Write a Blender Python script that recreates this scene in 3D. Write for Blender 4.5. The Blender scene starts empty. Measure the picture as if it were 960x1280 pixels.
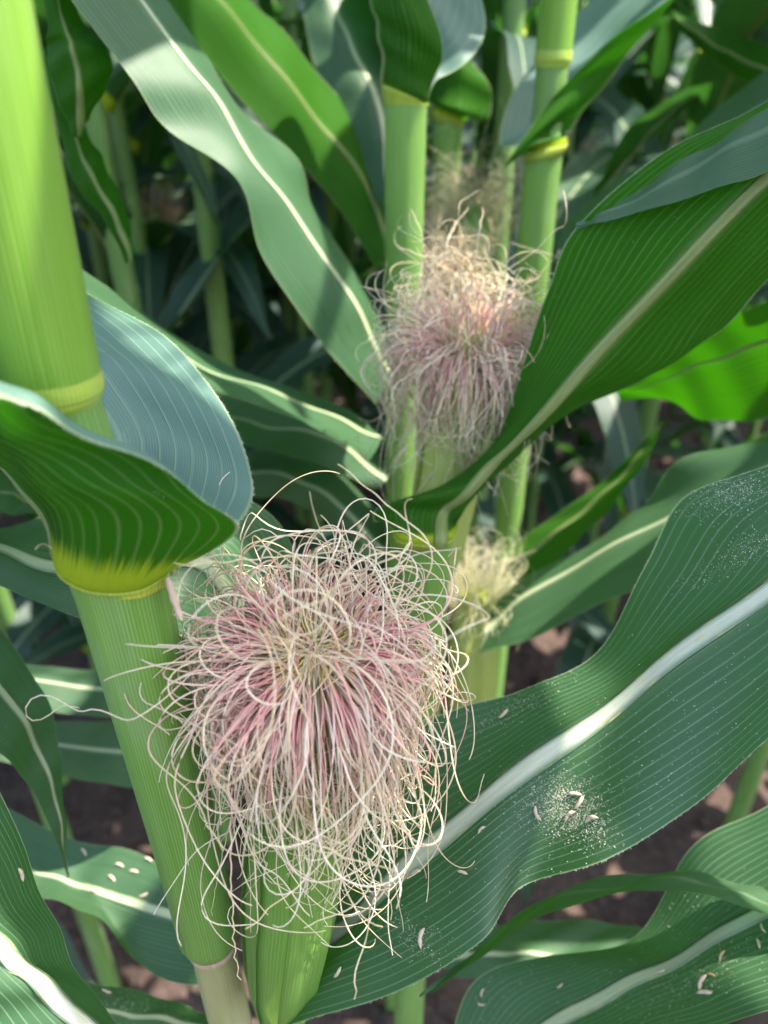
import bpy, math, random
import numpy as np
from mathutils import Vector
from mathutils.bvhtree import BVHTree

# ------------------------------------------------------------------ camera, sky, sun, exposure
scene = bpy.context.scene
COL = scene.collection
PITCH = math.radians(30.0)
CAM = np.array([0.0, 0.0, 1.2])
FPX = 924.0                                   # focal length in pixels of the 960 x 1280 photograph
cam_d = bpy.data.cameras.new('camera')
cam_d.sensor_fit = 'VERTICAL'; cam_d.sensor_height = 36.0; cam_d.lens = 36.0 * FPX / 1280.0
cam_d.clip_start = 0.01; cam_d.clip_end = 1000.0
cam_d.dof.use_dof = True; cam_d.dof.focus_distance = 0.285; cam_d.dof.aperture_fstop = 6.6
cam = bpy.data.objects.new('camera', cam_d); COL.objects.link(cam)
cam.location = CAM; cam.rotation_euler = (math.pi / 2 - PITCH, 0, 0)
scene.camera = cam

SUN_EL, SUN_AZ = math.radians(64.0), math.radians(92.0)     # azimuth measured from +Y towards +X
sdir = np.array([math.cos(SUN_EL) * math.sin(SUN_AZ), math.cos(SUN_EL) * math.cos(SUN_AZ), math.sin(SUN_EL)])
world = bpy.data.worlds.new('World'); scene.world = world; world.use_nodes = True
wn = world.node_tree
sky = wn.nodes.new('ShaderNodeTexSky'); sky.sky_type = 'NISHITA'; sky.sun_disc = False
sky.sun_elevation = SUN_EL; sky.sun_rotation = SUN_AZ; sky.air_density = 1.0; sky.dust_density = 2.5
bg = wn.nodes['Background']; bg.inputs['Strength'].default_value = 0.15
wn.links.new(sky.outputs[0], bg.inputs['Color'])
sl = bpy.data.lights.new('sun', 'SUN'); sl.energy = 3.4; sl.angle = math.radians(0.5); sl.color = (1.0, 0.95, 0.86)
sun = bpy.data.objects.new('sun', sl); COL.objects.link(sun)
sun.rotation_euler = Vector(sdir).to_track_quat('Z', 'Y').to_euler(); sun.location = (0, 0, 5)
vs = scene.view_settings
vs.view_transform = 'Standard'; vs.look = 'None'; vs.gamma = 1.0; vs.use_curve_mapping = False; vs.exposure = 2.2
vs.use_white_balance = True; vs.white_balance_temperature = 6700; vs.white_balance_tint = 15     # the camera's own balance for the shade
scene.cycles.use_denoising = True
scene.cycles.max_bounces = 6; scene.cycles.transmission_bounces = 4; scene.cycles.diffuse_bounces = 3
scene.cycles.caustics_reflective = False; scene.cycles.caustics_refractive = False
scene.cycles.sample_clamp_indirect = 6.0

CP, SP = math.cos(PITCH), math.sin(PITCH)
FWD = np.array([0, CP, -SP]); UPV = np.array([0, SP, CP]); RGT = np.array([1.0, 0, 0])
def P(px, py, d):
    """pixel of the photograph at depth d (metres along the view axis) -> world point"""
    return CAM + FWD * d + RGT * ((px - 480.0) / FPX * d) + UPV * ((640.0 - py) / FPX * d)
def to_px(v):
    r = np.asarray(v, float) - CAM
    d = r @ FWD
    return 480 + FPX * (r @ RGT) / d, 640 - FPX * (r @ UPV) / d, d

# ------------------------------------------------------------------ materials
class N:
    def __init__(s, name):
        s.m = bpy.data.materials.new(name); s.m.use_nodes = True
        s.t = s.m.node_tree; s.t.nodes.clear()
        s.out = s.add('ShaderNodeOutputMaterial')
    def add(s, t, **k):
        n = s.t.nodes.new(t)
        for a, b in k.items(): setattr(n, a, b)
        return n
    def link(s, a, b): s.t.links.new(a, b)
    def val(s, sock, v):
        if isinstance(v, bpy.types.NodeSocket): s.link(v, sock)
        else: sock.default_value = v
    def math(s, op, a, b=0.0, c=0.0, clamp=False):
        n = s.add('ShaderNodeMath', operation=op, use_clamp=clamp)
        for i, v in enumerate((a, b, c)): s.val(n.inputs[i], v)
        return n.outputs[0]
    def mix(s, f, a, b):
        n = s.add('ShaderNodeMix', data_type='RGBA')
        s.val(n.inputs[0], f)
        for i, v in ((6, a), (7, b)):
            if not isinstance(v, bpy.types.NodeSocket) and len(v) == 3: v = (*v, 1)
            s.val(n.inputs[i], v)
        return n.outputs[2]
    def noise(s, vec, scale, detail=3.0, rough=0.55):
        n = s.add('ShaderNodeTexNoise')
        if vec is not None: s.link(vec, n.inputs['Vector'])
        n.inputs['Scale'].default_value = scale; n.inputs['Detail'].default_value = detail; n.inputs['Roughness'].default_value = rough
        return n.outputs['Fac']
    def ramp(s, f, lo, hi):
        n = s.add('ShaderNodeMapRange', interpolation_type='SMOOTHSTEP')
        s.val(n.inputs[0], f); n.inputs[1].default_value = lo; n.inputs[2].default_value = hi
        return n.outputs[0]
    def uv(s):
        u = s.add('ShaderNodeUVMap', uv_map='UVMap')
        x = s.add('ShaderNodeSeparateXYZ'); s.link(u.outputs[0], x.inputs[0])
        return u.outputs[0], x.outputs[0], x.outputs[1]
    def scaled(s, vec, sc):
        n = s.add('ShaderNodeVectorMath', operation='MULTIPLY'); s.link(vec, n.inputs[0]); n.inputs[1].default_value = sc
        return n.outputs[0]
    def obj(s): return s.add('ShaderNodeTexCoord').outputs['Object']
    def bump(s, h, strength, dist):
        n = s.add('ShaderNodeBump'); s.link(h, n.inputs['Height'])
        n.inputs['Strength'].default_value = strength; n.inputs['Distance'].default_value = dist
        return n.outputs[0]
    def bsdf(s, col, rough=0.5, normal=None, spec=0.5, trans=None, tw=0.0, sheen=0.0, sss=0.0):
        b = s.add('ShaderNodeBsdfPrincipled')
        s.val(b.inputs['Base Color'], col if isinstance(col, bpy.types.NodeSocket) else (*col, 1))
        s.val(b.inputs['Roughness'], rough); s.val(b.inputs['Specular IOR Level'], spec)
        b.inputs['Sheen Weight'].default_value = sheen
        if normal is not None: s.link(normal, b.inputs['Normal'])
        o = b.outputs[0]
        if trans is not None:
            tr = s.add('ShaderNodeBsdfTranslucent')
            s.val(tr.inputs[0], trans if isinstance(trans, bpy.types.NodeSocket) else (*trans, 1))
            mx = s.add('ShaderNodeMixShader'); s.val(mx.inputs[0], tw)
            s.link(o, mx.inputs[1]); s.link(tr.outputs[0], mx.inputs[2]); o = mx.outputs[0]
        s.link(o, s.out.inputs['Surface'])
        return s.m

def cosw(n, u, freq, power):
    c = n.math('COSINE', n.math('MULTIPLY', u, freq * 2 * math.pi))
    return n.math('POWER', n.math('MULTIPLY_ADD', c, 0.5, 0.5), power)

def leaf_material(name, ad, ab, vein_ad, vein_ab, trans, majors=22, vs_ad=0.35, vs_ab=0.75, sky_sheen=0.0):
    n = N(name)
    uv, u, v = n.uv()
    jit = n.noise(n.scaled(uv, (9.0, 1.5, 1)), 1.0, 2.0)
    uj = n.math('MULTIPLY_ADD', n.math('SUBTRACT', jit, 0.5), 0.022, u)
    f1 = n.math('MULTIPLY', cosw(n, uj, majors, 14.0), n.ramp(n.noise(n.scaled(uv, (40.0, 3.0, 1)), 1.0, 2.0), 0.2, 0.62))
    f2 = cosw(n, u, majors * 6.0, 2.0)
    streak = n.noise(n.scaled(uv, (150.0, 14.0, 1)), 1.0, 3.0, 0.6)
    blotch = n.noise(n.scaled(uv, (6.0, 16.0, 1)), 1.0, 4.0, 0.6)
    back = n.add('ShaderNodeNewGeometry').outputs['Backfacing']
    # two real faces of the blade: waxy bluish upper face, yellower ribbed lower face
    base = n.mix(back, ad, ab)
    base = n.mix(n.ramp(blotch, 0.3, 0.75), base, n.mix(back, tuple(c * 1.35 for c in ad), tuple(c * 1.3 for c in ab)))
    base = n.mix(n.math('MULTIPLY', n.ramp(streak, 0.35, 0.8), 0.35), base, n.mix(back, tuple(c * 1.5 for c in ad), tuple(c * 1.45 for c in ab)))
    sheen_mix = n.math('MULTIPLY', n.math('SUBTRACT', 1.0, n.ramp(n.math('ADD', v, n.math('MULTIPLY', blotch, 0.05)), 0.06, 0.34)), sky_sheen)
    base = n.mix(n.math('MULTIPLY', sheen_mix, n.math('SUBTRACT', 1.0, back)), base, (0.13, 0.235, 0.225))   # bluish sky sheen painted into the colour of the waxy blade base
    vst = n.mix(back, (vs_ad,) * 3, (vs_ab,) * 3)
    base = n.mix(n.math('MULTIPLY', f1, vst), base, n.mix(back, vein_ad, vein_ab))
    base = n.mix(n.math('MULTIPLY', f2, 0.17), base, n.mix(back, vein_ad, vein_ab))
    # pale cartilage margin
    c = n.math('ABSOLUTE', n.math('SUBTRACT', u, 0.5))
    base = n.mix(n.math('MULTIPLY', n.ramp(c, 0.492, 0.4985), 0.75), base, (0.34, 0.42, 0.22))
    # pale fade beside the midrib on the upper face
    side = n.math('MULTIPLY', n.ramp(n.math('MULTIPLY', c, -1.0), -0.075, -0.02), 0.35)
    base = n.mix(side, base, n.mix(back, (0.22, 0.32, 0.20), (0.12, 0.2, 0.06)))
    # collar zone where the blade joins the sheath
    vj = n.math('ADD', v, n.math('MULTIPLY', n.math('SUBTRACT', streak, 0.5), 0.012))
    col = n.ramp(n.math('MULTIPLY', vj, -1.0), -0.0150, -0.0105)
    base = n.mix(col, base, (0.30, 0.40, 0.02))
    # fine dust specks
    vor = n.add('ShaderNodeTexVoronoi'); n.link(n.scaled(uv, (70.0, 700.0, 1)), vor.inputs['Vector']); vor.inputs['Scale'].default_value = 1.0
    dots = n.math('MULTIPLY', n.math('LESS_THAN', vor.outputs['Distance'], 0.11), n.math('GREATER_THAN', n.noise(n.scaled(uv, (14.0, 90.0, 1)), 1.0, 2.0), 0.62))
    base = n.mix(n.math('MULTIPLY', dots, 0.5), base, (0.5, 0.55, 0.45))
    spot = n.noise(n.scaled(uv, (26.0, 120.0, 1)), 1.0, 2.0, 0.5)
    base = n.mix(n.math('MULTIPLY', n.ramp(spot, 0.735, 0.78), 0.6), base, (0.20, 0.17, 0.06))
    h = n.math('ADD', n.math('MULTIPLY', f1, 1.0), n.math('MULTIPLY', f2, 0.25))
    h = n.math('ADD', h, n.math('MULTIPLY', blotch, 1.2))
    nr = n.bump(h, 0.35, 0.0006)
    rough = n.math('ADD', n.math('MULTIPLY_ADD', streak, 0.22, 0.24), n.math('MULTIPLY', blotch, 0.16))
    tcol = n.mix(n.math('MULTIPLY', f1, 0.5), trans, tuple(c * 0.55 for c in trans))
    return n.bsdf(base, rough, nr, n.mix(back, (0.43,) * 3, (0.05,) * 3), tcol, 0.28, 0.0)

M = {}
M['leaf'] = leaf_material('corn_leaf', (0.019, 0.070, 0.022), (0.008, 0.070, 0.001), (0.24, 0.36, 0.24), (0.15, 0.27, 0.07), (0.050, 0.33, 0.002), vs_ad=0.48, vs_ab=0.55, majors=28, sky_sheen=0.65)
M['leaf_far'] = leaf_material('corn_leaf_plain', (0.014, 0.046, 0.034), (0.009, 0.050, 0.012), (0.15, 0.25, 0.13), (0.15, 0.25, 0.09), (0.048, 0.20, 0.022), 16, 0.3, 0.45)

def simple(name, c1, c2, scale=(1, 1, 1), rough=0.5, lines=0, lcol=None, lstr=0.4, tr=None, tw=0.0, lp=2.0, bump=0.3):
    n = N(name); uv, u, v = n.uv()
    b = n.noise(n.scaled(uv, scale), 1.0, 4.0, 0.6)
    base = n.mix(n.ramp(b, 0.3, 0.7), c1, c2)
    st = n.noise(n.scaled(uv, (4.0, 22.0, 1)), 1.0, 5.0, 0.7)
    base = n.mix(n.math('MULTIPLY', n.ramp(st, 0.56, 0.8), 0.35), base, tuple(c * 0.6 for c in c1))
    bl = n.noise(n.scaled(uv, (3.0, 9.0, 1)), 1.0, 3.0, 0.6)
    base = n.mix(n.math('MULTIPLY', n.ramp(bl, 0.48, 0.75), 0.22), base, (0.42, 0.50, 0.36))
    sc = n.noise(n.scaled(uv, (30.0, 60.0, 1)), 1.0, 3.0, 0.6)
    base = n.mix(n.math('MULTIPLY', n.ramp(sc, 0.70, 0.76), 0.5), base, (0.22, 0.16, 0.07))
    h = b
    if lines:
        uj = n.math('MULTIPLY_ADD', n.math('SUBTRACT', n.noise(n.scaled(uv, (20, 2, 1)), 1.0, 2.0), 0.5), 0.01, u)
        f = cosw(n, uj, lines, lp)
        k = n.noise(n.scaled(uv, (lines * 0.6, 3.0, 1)), 1.0, 2.0)
        base = n.mix(n.math('MULTIPLY', n.math('MULTIPLY', f, n.ramp(k, 0.25, 0.6)), lstr), base, lcol)
        h = f
    return n.bsdf(base, rough, n.bump(h, bump, 0.0004), 0.45, tr, tw, 0.05)

M['sheath'] = simple('leaf_sheath', (0.092, 0.250, 0.024), (0.140, 0.325, 0.040), (5, 6, 1), 0.45, 75, (0.32, 0.48, 0.17), 0.6, (0.3, 0.45, 0.04), 0.15)
M['sheath_top'] = simple('upper_leaf_sheath', (0.120, 0.295, 0.018), (0.180, 0.385, 0.032), (5, 6, 1), 0.42, 60, (0.36, 0.50, 0.12), 0.40, (0.3, 0.45, 0.04), 0.18)
M['stalk'] = simple('corn_stalk', (0.090, 0.22, 0.040), (0.14, 0.28, 0.060), (4, 5, 1), 0.42, 40, (0.28, 0.38, 0.14), 0.35)
M['stalk_low'] = simple('corn_stalk_lower', (0.24, 0.27, 0.09), (0.33, 0.33, 0.14), (6, 9, 1), 0.45, 40, (0.36, 0.38, 0.18), 0.3)
M['ring'] = simple('stalk_node', (0.22, 0.38, 0.04), (0.32, 0.44, 0.05), (6, 200, 1), 0.4, 70, (0.50, 0.55, 0.12), 0.4)
M['collar'] = simple('leaf_collar', (0.26, 0.36, 0.012), (0.36, 0.46, 0.03), (30, 40, 1), 0.5, 60, (0.50, 0.52, 0.16), 0.5, (0.5, 0.6, 0.05), 0.2)
def rib_material(name, c1, c2):
    n = N(name); uv, u, v = n.uv()
    b = n.noise(n.scaled(uv, (3, 25, 1)), 1.0, 4.0, 0.6)
    base = n.mix(n.ramp(b, 0.3, 0.7), c1, c2)
    edge = n.ramp(n.math('ABSOLUTE', n.math('SUBTRACT', u, 0.5)), 0.12, 0.5)
    base = n.mix(n.math('MULTIPLY', edge, 0.92), base, (0.08, 0.18, 0.08))
    base = n.mix(n.math('MULTIPLY', n.ramp(n.noise(n.scaled(uv, (5.0, 60.0, 1)), 1.0, 3.0, 0.7), 0.56, 0.66), 0.7), base, (0.60, 0.54, 0.20))
    return n.bsdf(base, 0.36, n.bump(cosw(n, u, 9, 2.0), 0.3, 0.0003), 0.4, (0.5, 0.6, 0.3), 0.18)
M['rib_up'] = rib_material('midrib_upper', (0.38, 0.47, 0.27), (0.50, 0.57, 0.36))
M['rib_wide'] = rib_material('midrib_wide', (0.54, 0.60, 0.44), (0.70, 0.73, 0.58))
M['rib_low'] = simple('midrib_lower', (0.10, 0.17, 0.03), (0.15, 0.22, 0.05), (3, 25, 1), 0.45, 7, (0.42, 0.44, 0.16), 1.0, (0.4, 0.5, 0.1), 0.15, 3.0, 0.6)
M['husk'] = simple('ear_husk', (0.11, 0.27, 0.030), (0.165, 0.36, 0.050), (10, 8, 1), 0.45, 34, (0.30, 0.44, 0.12), 0.5, (0.35, 0.6, 0.05), 0.25, 4.0)
M['husk_pale'] = simple('ear_husk_pale', (0.34, 0.42, 0.08), (0.42, 0.50, 0.12), (10, 8, 1), 0.45, 34, (0.50, 0.56, 0.2), 0.5, (0.6, 0.7, 0.1), 0.3, 4.0)
M['tassel'] = simple('tassel', (0.35, 0.30, 0.14), (0.45, 0.38, 0.2), (10, 50, 1), 0.6)
M['anther'] = simple('fallen_anther', (0.48, 0.38, 0.26), (0.60, 0.49, 0.36), (3, 3, 1), 0.6)
M['anther_brown'] = simple('fallen_anther_brown', (0.40, 0.27, 0.12), (0.48, 0.34, 0.17), (3, 3, 1), 0.6)
M['pollen'] = simple('pollen_dust', (0.60, 0.62, 0.46), (0.68, 0.68, 0.52), (3, 3, 1), 0.7)
M['hair'] = simple('leaf_hair', (0.60, 0.65, 0.52), (0.65, 0.7, 0.56), (3, 3, 1), 0.5, tr=(0.6, 0.65, 0.5), tw=0.4)
M['ligule'] = simple('dry_ligule', (0.42, 0.28, 0.18), (0.60, 0.46, 0.34), (20, 60, 1), 0.7)

n = N('corn_silk'); a = n.add('ShaderNodeAttribute', attribute_name='Col')
M['silk'] = n.bsdf(a.outputs['Color'], 0.38, None, 0.5, a.outputs['Color'], 0.3, 0.1)

n = N('soil'); oc = n.obj()
b1 = n.noise(oc, 9.0, 6.0, 0.65); b2 = n.noise(oc, 60.0, 5.0, 0.65); b3 = n.noise(oc, 2.0, 3.0)
base = n.mix(n.ramp(b1, 0.3, 0.7), (0.040, 0.028, 0.023), (0.095, 0.066, 0.053))
base = n.mix(n.math('MULTIPLY', n.ramp(b2, 0.45, 0.75), 0.6), base, (0.18, 0.125, 0.10))
base = n.mix(n.math('MULTIPLY', n.ramp(b3, 0.4, 0.7), 0.3), base, (0.10, 0.065, 0.05))
M['soil'] = n.bsdf(base, 0.95, n.bump(n.math('ADD', b1, n.math('MULTIPLY', b2, 0.5)), 0.9, 0.02), 0.2)

# ------------------------------------------------------------------ mesh helpers
def mesh_obj(name, verts, faces, mats, parent=None, uvs=None, fmat=None, col=None, smooth=True):
    me = bpy.data.meshes.new(name)
    verts = np.asarray(verts, float)
    faces = np.asarray(faces, int) if not isinstance(faces, list) else faces
    if isinstance(faces, np.ndarray):
        k = faces.shape[1]; nf = len(faces)
        me.vertices.add(len(verts)); me.vertices.foreach_set('co', verts.ravel())
        me.loops.add(nf * k); me.loops.foreach_set('vertex_index', faces.ravel().astype(np.int32))
        me.polygons.add(nf); me.polygons.foreach_set('loop_start', np.arange(0, nf * k, k, dtype=np.int32))
        me.polygons.foreach_set('loop_total', np.full(nf, k, dtype=np.int32))
        me.update(calc_edges=True)
    else:
        me.from_pydata([tuple(v) for v in verts], [], faces)
    if uvs is not None:
        uvl = me.uv_layers.new(name='UVMap')
        li = np.empty(len(me.loops), dtype=np.int32); me.loops.foreach_get('vertex_index', li)
        uvl.data.foreach_set('uv', np.asarray(uvs, float)[li].ravel())
    if col is not None:
        at = me.color_attributes.new('Col', 'FLOAT_COLOR', 'POINT')
        at.data.foreach_set('color', np.asarray(col, float).ravel())
    for m in (mats if isinstance(mats, (list, tuple)) else [mats]): me.materials.append(M[m])
    if fmat is not None: me.polygons.foreach_set('material_index', np.asarray(fmat, dtype=np.int32))
    me.polygons.foreach_set('use_smooth', np.full(len(me.polygons), smooth))
    me.update()
    o = bpy.data.objects.new(name, me); COL.objects.link(o)
    if parent is not None: o.parent = parent
    return o

def grid_faces(ns, nt):
    i, j = np.meshgrid(np.arange(ns - 1), np.arange(nt - 1), indexing='ij')
    a = (i * nt + j).ravel()
    return np.stack([a, a + 1, a + nt + 1, a + nt], 1)

def catmull(ctrl, n):
    """ctrl (k, ...) -> n samples along axis 0 through the control rows"""
    c = np.asarray(ctrl, float); k = len(c)
    c = np.concatenate([(2 * c[0] - c[1])[None], c, (2 * c[-1] - c[-2])[None]])
    x = np.linspace(0, k - 1, n); i = np.minimum(x.astype(int), k - 2); f = (x - i).reshape((-1,) + (1,) * (c.ndim - 1))
    p0, p1, p2, p3 = c[i], c[i + 1], c[i + 2], c[i + 3]
    return 0.5 * (2 * p1 + (p2 - p0) * f + (2 * p0 - 5 * p1 + 4 * p2 - p3) * f ** 2 + (3 * p1 - p0 - 3 * p2 + p3) * f ** 3)

def norm(v): return v / np.maximum(np.linalg.norm(v, axis=-1, keepdims=True), 1e-9)

def grid_normals(G):
    ds = np.gradient(G, axis=0); dt = np.gradient(G, axis=1)
    return norm(np.cross(dt, ds))

def empty(name, loc, label, cat, group=None):
    o = bpy.data.objects.new(name, None); COL.objects.link(o); o.location = loc; o.empty_display_size = 0.05
    o['label'] = label; o['category'] = cat
    if group: o['group'] = group
    return o

def tag(o, label, cat=None, group=None, kind=None):
    o['label'] = label
    if cat: o['category'] = cat
    if group: o['group'] = group
    if kind: o['kind'] = kind
    return o

SURF = {}       # blade surfaces kept for laying things on them

def blade_from_grid(G, parent, mat='leaf', rib=0.0030, v0=0.5, collar_rows=0, name='leaf', key=None, mid=None, rib_th=0.45, offset=None, ribmesh=True, tipfrac=0.12, taper=0.9, ribmat='rib_up'):
    """G: (ns, nt, 3) blade surface, upper face = dt x ds. Returns leaf object with a midrib child."""
    off = np.zeros(3) if offset is None else np.asarray(offset)
    ns, nt, _ = G.shape
    mid = nt // 2 if mid is None else mid
    vlen = np.concatenate([[0], np.cumsum(np.linalg.norm(np.diff(G[:, mid], axis=0), axis=1))]) + v0
    seg = np.concatenate([np.zeros((ns, 1)), np.cumsum(np.linalg.norm(np.diff(G, axis=1), axis=2), axis=1)], 1)
    a = seg[:, mid:mid + 1]; tot = seg[:, -1:]
    U = np.where(seg <= a, 0.5 * seg / np.maximum(a, 1e-6), 0.5 + 0.5 * (seg - a) / np.maximum(tot - a, 1e-6))
    uv = np.stack([U, np.repeat(vlen[:, None], nt, 1)], 2)
    k = collar_rows
    Gl, uvl = G[k:], uv[k:]
    leaf = mesh_obj(name, Gl.reshape(-1, 3) - off, grid_faces(ns - k, nt), mat, parent, uvl.reshape(-1, 2))
    if key: SURF[key] = (G.reshape(-1, 3).copy(), grid_faces(ns, nt))
    if k:
        Nn = grid_normals(G)[:k + 1]
        Gc = G[:k + 1]
        th = 0.0007
        V = np.concatenate([(Gc + Nn * th).reshape(-1, 3), (Gc - Nn * th).reshape(-1, 3)])
        f = grid_faces(k + 1, nt); m = (k + 1) * nt
        ring = np.concatenate([np.arange(nt), np.arange(1, k + 1) * nt + nt - 1, k * nt + np.arange(nt - 2, -1, -1), np.arange(k - 1, 0, -1) * nt])
        r2 = np.roll(ring, -1)
        sidef = np.stack([ring, ring + m, r2 + m, r2], 1)
        F = np.concatenate([f, f[:, ::-1] + m, sidef])
        cuv = np.concatenate([uv[:k + 1].reshape(-1, 2)] * 2)
        mesh_obj('collar', V - off, F, 'collar', leaf, cuv)
    if ribmesh:
        Nn = grid_normals(G)[:, mid]
        T = norm(np.gradient(G[:, mid], axis=0)); S = norm(np.cross(T, Nn))
        x = np.linspace(0, 1, ns)
        w = rib * (1 - taper * x ** 0.8) * np.minimum(1, (1.02 - x) / tipfrac)
        w = np.maximum(w, 0.0001)[:, None]
        prof = [(-1, 0.03), (-0.6, 0.07), (0, 0.045), (0.6, 0.07), (1, 0.03), (0.75, -0.5 * rib_th), (0.3, -rib_th), (-0.3, -rib_th), (-0.75, -0.5 * rib_th)]
        R = np.stack([G[:, mid] + S * w * a_ + Nn * (w * b_ + (0.00025 if b_ > 0 else -0.0001)) for a_, b_ in prof], 1)
        q = len(prof)
        i, j = np.meshgrid(np.arange(k, ns - 1), np.arange(q), indexing='ij')
        a0 = (i * q + j).ravel(); a1 = (i * q + (j + 1) % q).ravel()
        F = np.stack([a0, a1, a1 + q, a0 + q], 1)
        fm = (np.tile(np.arange(q), ns - 1 - k) >= 4).astype(int)
        ruv = np.stack([np.repeat(np.array([p[0] for p in prof])[None] * 0.5 + 0.5, ns, 0), np.repeat(vlen[:, None], q, 1)], 2)
        mesh_obj('midrib', R.reshape(-1, 3) - off, F, [ribmat, 'rib_low'], leaf, ruv.reshape(-1, 2), fm)
    return leaf

def photo_leaf(parent, rows, show='ad', at=(0.5, 0.5), ns=70, nt=25, wave=0.0, wk=5.0, seed=0, bulge=0.0, **kw):
    """rows of (px, py, depth) across the blade, listed from its base to its tip"""
    ctrl = np.array([r if isinstance(r, np.ndarray) else [P(*q) for q in r] for r in rows])
    G = catmull(ctrl, ns); G = np.swapaxes(catmull(np.swapaxes(G, 0, 1), nt), 0, 1)
    Nn = grid_normals(G)
    i, j = int(at[0] * (ns - 1)), int(at[1] * (nt - 1))
    f = np.dot(Nn[i, j], CAM - G[i, j])
    if (f > 0) != (show == 'ad'):
        G = G[:, ::-1]; Nn = -Nn[:, ::-1]
        if 'mid' in kw: kw['mid'] = nt - 1 - kw['mid']
    rnd = random.Random(seed)
    t = np.linspace(-1, 1, nt)[None, :]; x = np.linspace(0, 1, ns)[:, None]
    if wave:
        ph1, ph2 = rnd.random() * 6, rnd.random() * 6
        wv = np.where(t < 0, np.sin(wk * 2 * np.pi * x + ph1), np.sin(wk * 1.13 * 2 * np.pi * x + ph2)) * np.abs(t) ** 2.5 * wave
        G = G + Nn * wv[..., None]
    if bulge: G = G + Nn * ((np.abs(t) * (1 - np.abs(t)) * 4 * bulge)[..., None])
    # faint surface unevenness
    for q in range(3):
        kx, kt, p0 = rnd.uniform(4, 11), rnd.uniform(1, 4), rnd.random() * 6
        G = G + Nn * (0.0005 * np.sin(kx * 6.28 * x * 0.5 + kt * t + p0))[..., None]
    off = kw.pop('off', None)
    if off is None: off = np.array(parent.location) if parent is not None else None
    return blade_from_grid(G, parent, offset=off, **kw), G

def gen_leaf_grid(z0, az, L, W, el0, droop, seed, r=0.014, ns=34, nt=9, sway=0.0, ruffle=0.006, keel=0.5, twist=0.0, wrap=2.5, dpow=1.4):
    rnd = random.Random(seed)
    s = np.linspace(0, 1, ns) ** 1.25
    th = el0 - droop * s ** dpow
    R = np.array([math.cos(az), math.sin(az), 0]); Z = np.array([0, 0, 1.0]); Hs = np.array([-math.sin(az), math.cos(az), 0])
    lat = sway * s
    T = norm(np.cos(th)[:, None] * (R * np.cos(lat)[:, None] + Hs * np.sin(lat)[:, None]) + np.sin(th)[:, None] * Z)
    ds = np.diff(s, prepend=0)[:, None] * L
    C = np.cumsum(T * ds, 0) + R * r + Z * z0
    Nn = -R * np.sin(th)[:, None] + Z * np.cos(th)[:, None]
    Nn = norm(Nn - T * np.sum(Nn * T, 1, keepdims=True))
    S = np.cross(T, Nn)
    tw = twist * s[:, None]
    S, Nn = S * np.cos(tw) + Nn * np.sin(tw), Nn * np.cos(tw) - S * np.sin(tw)
    w = W / 2 * np.minimum(1, 0.86 + 0.9 * s) * np.maximum(0, 1 - s ** 2.6) ** 0.75
    w = np.maximum(w, 0.0006)
    al = wrap * np.exp(-s / 0.045) + keel * (1 - s) + 0.12
    w = np.where(s < 0.2, w * (s / 0.2) + (1 - s / 0.2) * (al * r * 1.0 if True else w), w)
    t = np.linspace(-1, 1, nt)
    A = al[:, None] * t[None]
    X = (w / al)[:, None] * np.sin(A); Y = (w / al)[:, None] * (1 - np.cos(A))
    k1, k2, p1, p2 = rnd.uniform(4, 6.5), rnd.uniform(4, 6.5), rnd.random() * 6, rnd.random() * 6
    rf = np.where(t[None] < 0, np.sin(6.28 * k1 * s[:, None] + p1), np.sin(6.28 * k2 * s[:, None] + p2)) * np.abs(t[None]) ** 2 * ruffle
    rf = rf * np.minimum(1, s[:, None] * 6)
    return C[:, None] + S[:, None] * X[..., None] + Nn[:, None] * (Y + rf)[..., None]

def tube(pts, rad, sides=24, closed_top=False):
    pts = np.asarray(pts, float); rad = np.asarray(rad, float)
    T = norm(np.gradient(pts, axis=0))
    ref = np.array([1.0, 0, 0]) if abs(T[0][0]) < 0.9 else np.array([0, 1.0, 0])
    A = norm(np.cross(T, np.cross(ref, T))); B = np.cross(T, A)
    an = np.linspace(0, 2 * np.pi, sides + 1)
    V = pts[:, None] + rad[:, None, None] * (A[:, None] * np.cos(an)[None, :, None] + B[:, None] * np.sin(an)[None, :, None])
    ln = np.concatenate([[0], np.cumsum(np.linalg.norm(np.diff(pts, axis=0), axis=1))])
    uv = np.stack([np.repeat(np.linspace(0, 1, sides + 1)[None], len(pts), 0), np.repeat(ln[:, None], sides + 1, 1)], 2)
    return V.reshape(-1, 3), grid_faces(len(pts), sides + 1)[:, ::-1] if False else grid_faces(len(pts), sides + 1), uv.reshape(-1, 2)

def tube_part(name, pts, rad, mat, parent, off, sides=28, label=None):
    V, F, uv = tube(pts, rad, sides)
    o = mesh_obj(name, V - np.asarray(off), F, mat, parent, uv)
    if label: o['label'] = label
    return o

def smooth_line(zr, x, y, n=40, ax=0.0, ay=0.0):
    """profile [(z, r)...] -> points and radii of a near-vertical tube"""
    zr = np.array(zr, float); z = np.linspace(zr[0, 0], zr[-1, 0], n)
    r = np.interp(z, zr[:, 0], zr[:, 1])
    return np.stack([x + ax * (z - zr[0, 0]), y + ay * (z - zr[0, 0]), z], 1), r

# ------------------------------------------------------------------ silk
def lerp_cols(stops, t):
    xs = [s[0] for s in stops]
    return np.stack([np.interp(t, xs, [s[1][i] for s in stops]) for i in range(3)], -1)

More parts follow.
